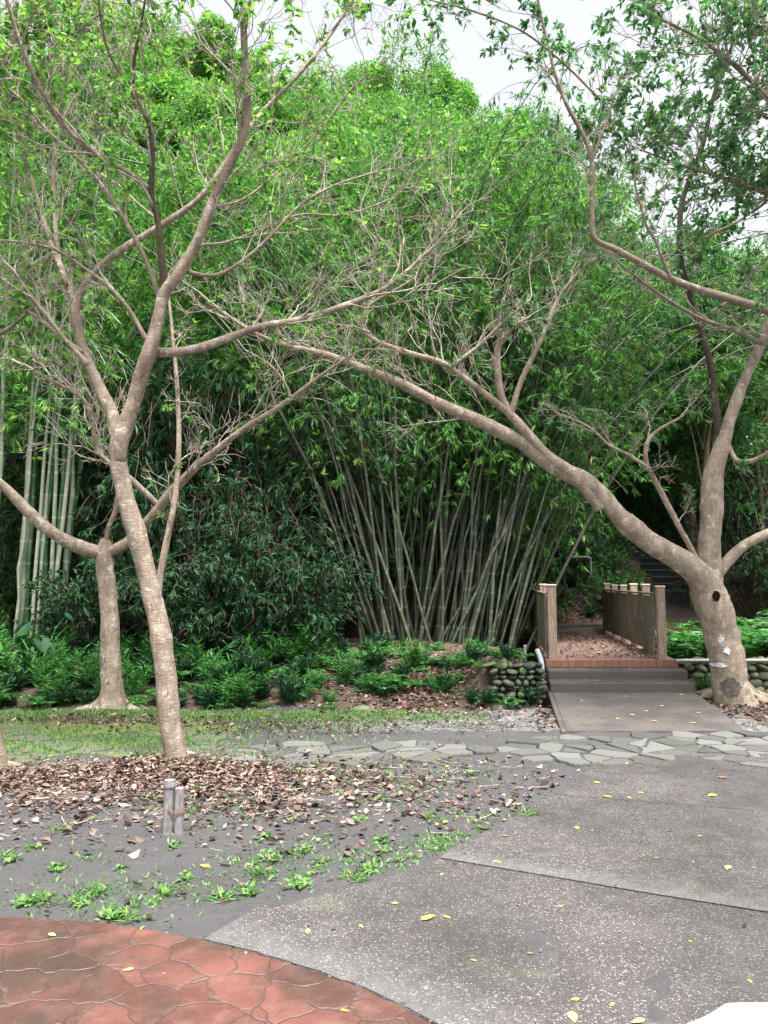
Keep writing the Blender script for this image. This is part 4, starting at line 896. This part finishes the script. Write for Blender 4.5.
for k in range(270):
    px = rng.uniform(-30, 385); D = 9.85+2.9*rng.random()**1.45
    if math.sin(px*.045+D*2.2)+.6*math.sin(px*.11-D*3) < -.75: continue
    if px > 350 and D < 10.4: px -= 140
    o = [f1, f2, g1, g1, g2, g2][rng.integers(0, 6)]; nm = 'fern' if o in (f1, f2) else 'ginger_plant'
    row = 'front row' if D < 10.6 else 'middle' if D < 11.7 else 'back'; wh = 'left of the straight trunk' if px < 95 else 'between the two left trunks' if px < 160 else 'right of the leaning trunk' if px < 240 else 'by the dark shrubs' if px < 320 else 'near the bamboo'
    tall = {f1.name: 'long fronded fern', f2.name: 'small short fronded fern', g1.name: 'bright lance leaved plant', g2.name: 'dark lance leaved plant'}[o.name]; lb = '%s, %s of bank %s' % (tall, row, wh)
    put(o, px, D, rng.uniform(.45, .9)*(.8 if D < 10.6 else 1.0)*(.75 if px > 320 else 1), lb, gl[nm][1])
for k in range(75):
    px = rng.uniform(355, 530); D = rng.uniform(10.6, 13.2)
    put([f2, g1, f1, g2][rng.integers(0, 4)], px, D, rng.uniform(.3, .65)*(.7 if D > 12.3 else 1), 'small plant below the culms, %s' % (('at the lawn edge' if D < 11.3 else 'midway up the leafy bank' if D < 12.3 else 'close to the culms')+(' by the ferns' if px < 430 else ' near the rubble wall')), 'small plants below the fanned culms')
for k in range(40):
    px = rng.uniform(675, 800); D = 11.7+rng.random()*5
    if px < 690 and D > 13: continue
    put([f1, f1, f2, f1][rng.integers(0, 4)], px, D, rng.uniform(1.2, 1.8), 'bright fern behind the cobble wall %s' % ('between the railing and the thick trunk' if px < 722 else 'right of the thick trunk'), 'ferns behind the cobble wall')
for k in range(26):
    px = rng.uniform(545, 625); D = rng.uniform(17.8, 23); put([f2, g2, sh3][rng.integers(0, 3)], px, D, rng.uniform(.5, .9), 'small plant on the slope beyond the bridge, %s' % (('low on the slope' if D < 19.5 else 'halfway up' if D < 21.3 else 'high up')+(' behind the left railing' if px < 570 else ' behind the deck' if px < 600 else ' behind the right railing')), 'small plants on the leafy slope')
for k, (px, D) in enumerate([(488, 9.85), (500, 9.95), (530, 9.95), (515, 10.15), (496, 10.15), (532, 10.2), (485, 10.0), (492, 10.25), (505, 10.3), (520, 10.35), (535, 10.5), (480, 10.1), (470, 9.8), (500, 10.9)]): put([g2, f2][k % 2], px, D, .45, 'small plant %s the dark rubble wall' % ('at the foot of' if D < 10.05 else 'growing on top of'), 'plants on the rubble wall', .03)
put(f2, 510, 9.9, .45, 'single bright fern at the foot of the dark rubble wall', None, 0); put(f2, 478, 10.6, .5, 'small fern above the dry leaf bank', None, 0)
put(sh3, 700, 11.0, .22, 'leafy weed at the foot of the cobble wall left of the trunk', None, 0)
# taro leaves
def taro(px, D, h, label):
    x = (px-384)/768*D; z = float(H(x, D)); e = empty('taro_plant', (x, D, z), label, 'plant')
    for k in range(4):
        th = rng.uniform(0, 6.28); hh = h*rng.uniform(.7, 1.1); tip = np.array([x+math.cos(th)*.3, D+math.sin(th)*.25, z+hh])
        q, rr = resample([(x, D, z), (x+math.cos(th)*.1, D+math.sin(th)*.1, z+hh*.6), tip], [.015, .012, .008], 8); V, F, U = tubes(q, rr, 5); mesh('stalk', V, F, mt['leaf_fern'], e)
        L = rng.uniform(.17, .26); pr = [(0, .0), (-.35, .22), (-.25, .42), (.2, .45), (.6, .3), (1.0, 0)]
        out = np.array([(a_*L, b_*L) for a_, b_ in pr]+[(a_*L, -b_*L) for a_, b_ in pr[::-1][1:-1]])
        dx = np.array([math.cos(th), math.sin(th), -.7]); dx /= np.linalg.norm(dx); dy = np.array([-math.sin(th), math.cos(th), 0]); nn_ = np.cross(dx, dy)
        V = np.array([tip+dx*a_+dy*b_+nn_*abs(b_)*.35 for a_, b_ in out]+[tip+dx*.4*L])
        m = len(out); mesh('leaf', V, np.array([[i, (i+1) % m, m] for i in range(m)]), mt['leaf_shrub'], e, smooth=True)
taro(38, 11.2, .5, 'broad leaved taro plant at the foot of the bright green bamboo stems'); taro(50, 11.7, .75, 'taller taro plant behind the smaller taro at the left')
# stone by the lawn edge
bm = bmesh.new(); bmesh.ops.create_icosphere(bm, subdivisions=3, radius=.5); iv = np.array([v.co[:] for v in bm.verts]); fi = np.array([[v.index for v in f.verts] for f in bm.faces]); bm.free()
for px, py, s, lb in [(362, 711, .16, 'small mossy rock at the edge of the ferns'), (497, 708, .2, 'grey rock at the foot of the dark rubble wall')]:
    c = G(px, py); V = iv*np.array([s*1.6, s, s*.9])*(1+.08*np.sin(iv[:, [1, 2, 0]]*9)); tag(mesh('rock', V+c, fi, mt['wallstone'], loc=c, smooth=True), lb, 'rock')

# ------------------------------------------------------------------ leaf litter, weeds
def scatter_litter(name, xs, ys, size, mat, curl=.5, lift=.012):
    n = len(xs); z = H(xs, ys)+lift+rng.random(n)*lift
    th = rng.uniform(0, 2*math.pi, n); d = np.column_stack([np.cos(th), np.sin(th), rng.normal(0, .25, n)]); d = nrm(d)
    L = (size*rng.uniform(.6, 1.3, n)[:, None]); W = L*rng.uniform(.4, .8, (n, 1))
    up = nrm(np.column_stack([rng.normal(0, .25, n), rng.normal(0, .25, n), np.ones(n)])); s = nrm(np.cross(d, up)); nn_ = np.cross(s, d); p = np.column_stack([xs, ys, z])
    cu = rng.uniform(.0, curl, (n, 1))*rng.choice([-1, 1], (n, 1))
    V = np.stack([p, p+d*L*.3+s*W*.5+nn_*W*cu, p+d*L*.7+s*W*.4+nn_*W*cu, p+d*L+nn_*L*rng.uniform(-.1, .25, (n, 1)), p+d*L*.7-s*W*.4+nn_*W*cu, p+d*L*.3-s*W*.5+nn_*W*cu], 1).reshape(-1, 3)
    bse = (np.arange(n)*6)[:, None]; F = np.concatenate([bse+np.array([[0, 3, 2, 1]]), bse+np.array([[0, 5, 4, 3]])])
    return tag(mesh(name, V, F, mat), kind='stuff')
def inpave(x, y):
    # true where the concrete or the red paving lies
    le = np.array([v for v in left_edge+left2+left3]); lex = np.interp(y, le[:, 1], le[:, 0]); rr_ = np.interp(x, rp[:, 0], rp[:, 1])
    return (y < rr_+.02) | ((y < le[-1][1]) & (x > lex-.02))
def gauss(n, cx, cy, sx_, sy_): return rng.normal(cx, sx_, n), rng.normal(cy, sy_, n)
xs, ys = [], []
for n, cx, cy, sx_, sy_ in [(3600, -1.7, 6.45, .55, .25), (2400, -3.2, 6.5, .9, .28), (1500, -2.2, 5.8, 1.1, .45), (1500, -1, 6.3, .9, .5), (1300, -2.9, 9.0, 1.3, .32), (420, -1.1, 8.7, .8, .3), (500, -.2, 6.2, .9, .5), (200, .5, 6.4, 1.1, .7), (160, -2, 5, 1.6, .8), (260, -.2, 5.3, .7, .6), (120, .2, 8.8, 1, .4)]:
    a_, b_ = gauss(n, cx, cy, sx_, sy_); xs.append(a_); ys.append(b_)
xs = np.concatenate(xs); ys = np.concatenate(ys); k = (~inpave(xs, ys)) & (ys > 3.5) & (ys < 10)
scatter_litter('leaf_litter', xs[k], ys[k], .055*np.where(rng.random((k.sum(), 1)) < .55, .5, 1)*rng.uniform(.7, 1.3, (k.sum(), 1)), mt['leaf_litter'], curl=.5)
k2 = k & (rng.random(len(xs)) < .7); xs = xs[k2]+rng.normal(0, .1, k2.sum()); ys = ys[k2]+rng.normal(0, .1, k2.sum()); k = ~inpave(xs, ys); scatter_litter('leaf_fragments', xs[k], ys[k], .018, mt['leaf_litter'], lift=.004)
n = 420; xs = rng.normal(-1.6, 1.5, n); ys = rng.normal(6.2, .6, n); k = ~inpave(xs, ys) & (ys > 4); xs, ys = xs[k], ys[k]; n = len(xs); th = rng.uniform(0, 3.14, n); Ls = rng.uniform(.04, .16, n)
tt = np.linspace(-.5, .5, 5); px_ = xs[:, None]+np.cos(th)[:, None]*Ls[:, None]*tt+rng.normal(0, .003, (n, 5)); py_ = ys[:, None]+np.sin(th)[:, None]*Ls[:, None]*tt+rng.normal(0, .003, (n, 5))
V, F, U = tubes(np.stack([px_, py_, H(px_, py_)+.012+rng.random((n, 1))*.02+0*px_], -1), np.full((n, 5), .0018)*rng.uniform(.6, 1.6, (n, 1)), 4); tag(mesh('fallen_twigs', V, F, mt['twig']), kind='stuff')
xs, ys = [], []
for n, cx, cy, sx_, sy_ in [(2600, .7, 11.2, .6, .9), (500, -.3, 10.3, .7, .4), (900, 4.9, 9.9, .5, .6), (300, 6.2, 10.1, .8, .5), (300, 2.0, 9.2, .15, .5), (3500, 4.5, 19.3, .8, 1.2), (3500, 5.5, 20.8, .8, 1.4), (900, 3.4, 18.6, .8, 1), (900, 6.8, 22.5, 1, 2)]:
    a_, b_ = gauss(n, cx, cy, sx_, sy_); xs.append(a_); ys.append(b_)
xs = np.concatenate(xs); ys = np.concatenate(ys); k = ~((ys > 8.3) & (ys < 17.6) & (np.abs(xs-bx(ys)) < 1.02)) & (ys > 8.4); scatter_litter('leaf_litter', xs[k], ys[k], .065, mt['leaf_litter'])
# litter on the deck
n = 800; ys = rng.uniform(11.4, 17.2, n); xs = bx(ys)+rng.uniform(-.75, .62, n)
V0 = scatter_litter('leaf_litter', xs, ys, .055, mt['leaf_litter']); me = V0.data
cz = np.zeros(len(me.vertices)*3); me.vertices.foreach_get('co', cz); cz = cz.reshape(-1, 6, 3); cz[:, :, 2] += (.485-H(xs, ys))[:, None]; me.vertices.foreach_set('co', cz.ravel())
# short grass and tiny seedlings
def blades(name, xs, ys, h, mat, per=1, w=.006, flat=.5):
    n = len(xs); p = np.column_stack([xs, ys, H(xs, ys)-.003]); d = np.column_stack([rng.normal(0, flat, n), rng.normal(0, flat, n), np.ones(n)]); L = h*rng.uniform(.5, 1.4, n)
    V, F = leaves(p, d, L, np.maximum(L*.2, w)); return tag(mesh(name, V, F, mat), kind='stuff')
xs, ys = [], []
for n, cx, cy, sx_, sy_ in [(9000, -3.4, 9.35, 2.2, .25), (5000, -3.2, 7.8, 1.5, .45), (2500, -.6, 9.2, .9, .25), (1500, -1.3, 7.9, .8, .4), (900, -.6, 6.8, .9, .25)]:
    a_, b_ = gauss(n, cx, cy, sx_, sy_); xs.append(a_); ys.append(b_)
xs = np.concatenate(xs); ys = np.concatenate(ys); k = (~inpave(xs, ys)) & (xs < 1.3); k &= ~((xs > -1.7) & (ys < 8.3) & (rng.random(len(xs)) < .6)); blades('grass', xs[k], ys[k], .048, mt['leaf_weed'])
def weed(seed, nf, L, w_):
    r = np.random.default_rng(seed); th = r.uniform(0, 6.28, nf); p = np.column_stack([r.normal(0, .035, nf), r.normal(0, .03, nf), r.uniform(0, .03, nf)])
    d = np.column_stack([np.cos(th), np.sin(th), r.uniform(.15, 1.2, nf)]); V, F = leaves(p, d, L*r.uniform(.5, 1.2, nf), w_*r.uniform(.6, 1.2, nf), n=6, r=r)
    return tag(mesh('weed', V, F, mt['leaf_weed']), 'x', 'weed')
wd = [weed(71, 16, .085, .05), weed(72, 26, .07, .032), weed(73, 14, .055, .045), weed(74, 26, .11, .014)]
wused = set()
WP = [(45, 900), (80, 905), (95, 895), (110, 915), (130, 918), (155, 905), (165, 895), (185, 880), (225, 900), (250, 895), (300, 885), (310, 875), (355, 880), (370, 872), (402, 860), (415, 862), (430, 850), (445, 845), (465, 838), (480, 830), (35, 850), (10, 862), (55, 870), (25, 905), (240, 808), (210, 830), (190, 812), (175, 845), (270, 860), (290, 820), (305, 850), (330, 835), (385, 850), (260, 875), (528, 815), (345, 795), (410, 790), (300, 775), (250, 765), (270, 770), (220, 765), (95, 820), (380, 800), (470, 775), (290, 800), (150, 800), (265, 838), (320, 868), (85, 860), (120, 870), (390, 775), (430, 820), (200, 790), (340, 760), (60, 830), (360, 820), (12, 700)]
for i, (px, py) in enumerate(WP[:-1]):
    for rep in range(2 if py > 840 else 1):
        o = wd[rng.integers(0, 4)]
        if o.name in wused: o = copy_tree(o)
        else: wused.add(o.name)
        c = G(px+rng.normal(0, 4)*rep, py+rng.normal(0, 3)*rep); o.location = (c[0], c[1], float(H(c[0], c[1]))); s = rng.uniform(.3, .85); o.scale = (s, s, s*rng.uniform(.5, 1)); o.rotation_euler = (0, 0, rng.uniform(0, 6.28))
        tag(o, '%s weed in the bare soil %s' % (['broad leaved', 'bushy', 'tiny round leaved', 'grassy'][[w_.data.name for w_ in wd].index(o.data.name)], 'beside the red paving' if py > 885 and px < 240 else 'along the concrete edge' if py > 825 and px > 280 else 'near the stub posts' if abs(px-175) < 45 and py < 860 else 'left of the stub posts' if px < 130 else 'beside the flagstones' if py < 785 else 'between the stub posts and the concrete'), 'weed', 'weeds in the bare soil')
# tiny clover-like seedlings: nobody could count them
xs, ys = [], []
for px, py, n, sp_ in [(100, 905, 260, .28), (60, 860, 100, .25), (160, 895, 160, .16), (250, 880, 220, .25), (300, 850, 200, .3), (360, 865, 260, .2), (440, 845, 320, .14), (400, 800, 200, .35), (300, 790, 260, .4), (200, 810, 200, .3), (450, 780, 120, .4), (350, 770, 260, .5), (230, 760, 300, .4), (480, 820, 150, .14)]:
    c = G(px, py); a_, b_ = gauss(n, c[0], c[1], sp_, sp_*.8); xs.append(a_); ys.append(b_)
xs = np.concatenate(xs); ys = np.concatenate(ys); k = ~inpave(xs, ys); blades('seedlings', xs[k], ys[k], .035, mt['leaf_weed'], w=.012, flat=1.2)
# small stones and crumbs on the soil
n = 1800; xs = rng.uniform(-4, 1.5, n); ys = rng.uniform(3.6, 7.2, n); k = ~inpave(xs, ys); xs, ys = xs[k], ys[k]
bm = bmesh.new(); bmesh.ops.create_icosphere(bm, subdivisions=1, radius=1); i1 = np.array([v.co[:] for v in bm.verts]); f1_ = np.array([[v.index for v in f.verts] for f in bm.faces]); bm.free()
def pebbles(name, xs, ys, s0, s1, mat):
    n = len(xs); s = (s0+(s1-s0)*rng.random(n)**3)[:, None, None]; p = np.column_stack([xs, ys, H(xs, ys)])[:, None, :]
    V = (p+i1[None]*s*rng.uniform(.6, 1.2, (n, 1, 3))).reshape(-1, 3); F = (f1_[None]+(np.arange(n)*len(i1))[:, None, None]).reshape(-1, 3); return tag(mesh(name, V, F, mat), kind='stuff')
pebbles('soil_pebbles', xs, ys, .002, .012, mt['flag'])
n = 5000; xs = rng.uniform(-1.4, 1.75, n); ys = rng.uniform(8.35, 9.7, n); pebbles('gravel', xs, ys, .006, .02, mt['flag'])
n = 3500; xs = rng.uniform(4.0, 8, n); ys = rng.uniform(8.5, 11, n); k = xs > bx(ys)+1.05; pebbles('gravel', xs[k], ys[k], .008, .03, mt['flag'])

n = 900; le_ = np.array(left_edge+left2+left3); ys = rng.uniform(le_[0, 1], le_[-1, 1], n); xs = np.interp(ys, le_[:, 1], le_[:, 0])+np.abs(rng.normal(0, .1, n)); n = len(xs); pb__ = pebbles('soil_crumbs', xs, ys, .003, .009, mt['mortar']); n = 700; xs = rng.uniform(-.9, 4.2, n); ys = rng.uniform(2.9, 7.0, n); k = inpave(xs, ys) & ((rng.random(n) < .22) | (ys > 6.2)); xs, ys = xs[k], ys[k]
V0 = scatter_litter('leaf_fragments', xs, ys, .02, mt['leaf_litter'], lift=.003); me = V0.data
cz = np.zeros(len(me.vertices)*3); me.vertices.foreach_get('co', cz); cz = cz.reshape(-1, 6, 3); cz[:, :, 2] += (.019-H(xs, ys))[:, None]; me.vertices.foreach_set('co', cz.ravel())
# single fallen leaves
def fleaf(seed):
    r = np.random.default_rng(seed); m = 5; t = np.linspace(0, 1, m+2); wv = .24*np.sin(t**.8*math.pi); wv[0] = wv[-1] = 0
    V = [(t_-.5, 0, .02+.1*(t_-.5)**2*4*.3) for t_ in t]+[(t[i]-.5, wv[i], .06*r.uniform(.2, 1)+.04) for i in range(1, m+1)]+[(t[i]-.5, -wv[i], .06*r.uniform(.2, 1)+.04) for i in range(1, m+1)]
    V = np.array(V); n0 = m+2; F3, F4 = [], []
    for sgn, o_ in ((1, n0), (-1, n0+m)):
        F3 += [(0, 1, o_), (n0-1, n0-2, o_+m-1)]
        for i in range(1, m): F4.append((i, i+1, o_+i, o_+i-1))
    return V, [np.array(F3), np.array(F4)]
mt['leaf_fallen'] = (lambda: None)
def fallen_mat(nm, c):
    a = M(nm, .55, .35); a.col(a.mix(a.ramp(a.noise(a.pos(), 60, 3), [(.5, 0.), (.7, .6)]), c, tuple(np.array(c)*.6))); return a.m
fm = [fallen_mat('fallen_yellow', (.62, .5, .07)), fallen_mat('fallen_lime', (.5, .55, .14)), fallen_mat('fallen_brown', (.26, .13, .06)), fallen_mat('fallen_olive', (.3, .27, .06))]
LF = [(428, 917, .085, 0), (447, 916, .045, 0), (308, 930, .05, 1), (361, 925, .035, 1), (497, 861, .05, 0), (575, 998, .04, 0), (573, 1016, .075, 1), (638, 1020, .06, 1), (728, 867, .075, 1), (577, 827, .06, 0), (657, 857, .035, 2), (712, 795, .095, 0), (722, 777, .085, 2), (641, 792, .045, 0), (607, 796, .08, 3), (629, 797, .05, 0), (597, 782, .06, 0), (627, 763, .045, 0), (643, 854, .03, 3), (474, 959, .03, 3), (442, 873, .03, 0), (395, 902, .04, 1), (510, 799, .07, 0), (205, 864, .08, 0), (184, 876, .05, 0), (195, 795, .07, 0), (447, 765, .06, 0), (541, 758, .06, 0), (610, 752, .07, 1), (524, 776, .05, 0), (445, 820, .06, 0), (437, 822, .05, 1), (612, 1003, .03, 0), (530, 952, .03, 2), (620, 930, .025, 2), (690, 940, .025, 3), (52, 936, .05, 1), (128, 971, .045, 1), (345, 1012, .035, 0), (150, 820, .05, 1), (330, 782, .06, 0), (255, 782, .05, 0), (505, 835, .05, 2), (560, 905, .03, 0), (700, 835, .03, 0), (750, 980, .03, 0)]
cn = ['yellow', 'lime green', 'brown', 'olive']
fl = {}
for i, (px, py, s, k) in enumerate(LF):
    c = G(px, py, .02)
    if k not in fl:
        V, F = fleaf(80+k); o = mesh('fallen_leaf', V, F, fm[k]); o.data.name = 'fallen_leaf_%d' % k; fl[k] = o
    else: o = fl[k].copy(); COL.objects.link(o)
    on = bool(inpave(np.array([c[0]]), np.array([c[1]]))[0]); z = .024 if on and py > 930 and px < 420 else (.014 if on else float(H(c[0], c[1]))+.006)
    o.location = (c[0], c[1], z); o.scale = (s, s, s); o.rotation_euler = (0, 0, rng.uniform(0, 6.28))
    pl = 'grey concrete path' if on and not (px < 420 and py > 930) else ('red paving' if on else 'bare soil')
    tag(o, '%s leaf fallen on the %s' % (cn[k], pl), 'leaf', '%s leaves fallen on the %s' % (cn[k], pl))
for i, (px, y, t) in enumerate([(0, 8.9, -.3), (0, 9.3, .1), (0, 9.6, .35), (0, 9.9, -.6), (0, 9.2, .7), (0, 8.7, .5), (0, 10.2, .0), (0, 9.1, -.1), (0, 10.7, -.3), (0, 11.0, .2), (0, 10.75, -.45), (0, 10.3, .75), (0, 8.8, .1)]):
    o = fl[i % 2].copy(); COL.objects.link(o); s = rng.uniform(.05, .09)
    z = .025+.1*(y-8.38)/2.12+.003 if y < 10.5 else (.252 if y < 10.86 else .378)
    o.location = (float(bx(y))+t, y, z); o.scale = (s, s, s); o.rotation_euler = (0, 0, rng.uniform(0, 6.28)); tag(o, '%s leaf fallen on the ramp and steps of the bridge' % cn[i % 2], 'leaf', '%s leaves on the bridge ramp' % cn[i % 2])
o = fl[0].copy(); COL.objects.link(o); o.location = (float(bx(12.3))-.05, 12.3, .48); o.scale = (.13,)*3; tag(o, 'large yellow leaf lying alone on the bridge deck', 'leaf')

# ------------------------------------------------------------------ stub posts tied with wire
c = G(169, 834); e = empty('stub_post', c, 'pair of short grey pipe stubs wired together in front of the leaf pile', 'post')
def cyl(nm, x, y, z0, z1, r, mat, parent, sides=16, pr=None):
    pr = pr or [(z0, r), (z1, r)]
    q = np.array([(x, y, z) for z, _ in pr]); V, F, U = tubes(q, np.array([r_ for _, r_ in pr]), sides, cap=True, lump=.0); return mesh(nm, V, F, mat, parent, smooth=False)
D_ = c[1]; k_ = D_/768
x1 = P(168.5, 800, D_)[0]; x2 = P(179.3, 800, D_)[0]; z1 = P(168, 787, D_)[2]; z2 = P(179, 788, D_)[2]
def pipe_v(nm, x, y, z0, z1, r, mat, tilt=0):
    n = 12; zz = np.linspace(z0, z1, n); q = np.column_stack([x+tilt*(zz-z0), np.full(n, y), zz]); V, F, U = tubes(q, np.full(n, r)*(1+rng.normal(0, .012, n)), 18, cap=True); o = mesh(nm, V, F, mat, e, smooth=False); bevel(o, .002); return o
pipe_v('pipe', x1, D_, -.05, z1, 5.0*k_, mt['stub'], .01); pipe_v('pipe', x2, D_+.01, -.05, z2, 4.9*k_, mt['stub'], -.01)
pipe_v('cap', x1+.004, D_, z1+.001, z1+.028, 6.1*k_, mt['stub']); pipe_v('cap', x1+.004, D_, z1+.0285, z1+.045, 5.2*k_, mt['stub'])
for zz in (P(0, 811, D_)[2], P(0, 809, D_)[2]):
    th = np.linspace(0, 2*math.pi, 40); cx = (x1+x2)/2; hw = (x2-x1)/2; q = np.column_stack([cx+np.cos(th)*(hw+5.3*k_), D_+np.sin(th)*(5.5*k_), zz+.006*np.sin(th*2)]); V, F, U = tubes(q, np.full(40, .0022), 5); mesh('wire', V, F, mt['wire'], e)

# ------------------------------------------------------------------ open white umbrella on the ground, bottom right
vx = G(724, 1004, .1); UR = .62; cu = vx+np.array([.3, -.954, 0])*UR; e = empty('umbrella', (cu[0], cu[1], .014), 'open white umbrella lying at the bottom right corner', 'umbrella')
m = 12; a0 = math.atan2(vx[1]-cu[1], vx[0]-cu[0]); rings = []; seg = 6
for j in range(9):
    s = j/8; rad = UR*math.sin(s*math.pi/2*.93)/math.sin(math.pi/2*.93); z = .1+.055*(1-s*s)
    ring = []
    for k in range(m*seg):
        f = (k % seg)/seg; A0 = a0+(k//seg)*2*math.pi/m; A1 = A0+2*math.pi/m
        pnt = np.array([math.cos(A0), math.sin(A0)])*(1-f)+np.array([math.cos(A1), math.sin(A1)])*f; pnt = pnt*(1-.05*math.sin(f*math.pi)*s)
        ring.append((cu[0]+pnt[0]*rad, cu[1]+pnt[1]*rad, z+.015*math.sin(f*math.pi)*s))
    rings.append(ring)
V = np.array(rings).reshape(-1, 3); nn_ = m*seg; F = [[j*nn_+k, j*nn_+(k+1) % nn_, (j+1)*nn_+(k+1) % nn_, (j+1)*nn_+k] for j in range(8) for k in range(nn_)]
o = mesh('canopy', V, np.array(F), mt['umb'], e, smooth=True); so_ = o.modifiers.new('solid', 'SOLIDIFY'); so_.thickness = .0015
for k in range(m):
    A0 = a0+k*2*math.pi/m; q = np.array([(cu[0]+math.cos(A0)*UR*math.sin(s*math.pi/2*.93)/math.sin(math.pi/2*.93), cu[1]+math.sin(A0)*UR*math.sin(s*math.pi/2*.93)/math.sin(math.pi/2*.93), .094+.055*(1-s*s)) for s in np.linspace(0.02, 1.02, 12)])
    V, F, U = tubes(q, np.full(12, .002), 5, cap=True); mesh('rib', V, F, mt['steel'], e)
q = np.array([(cu[0], cu[1], z) for z in (.02, .12, .26)]); V, F, U = tubes(q, np.array([.006, .006, .004]), 8, cap=True); mesh('shaft', V, F, mt['steel'], e)
print('objects', len(bpy.data.objects))
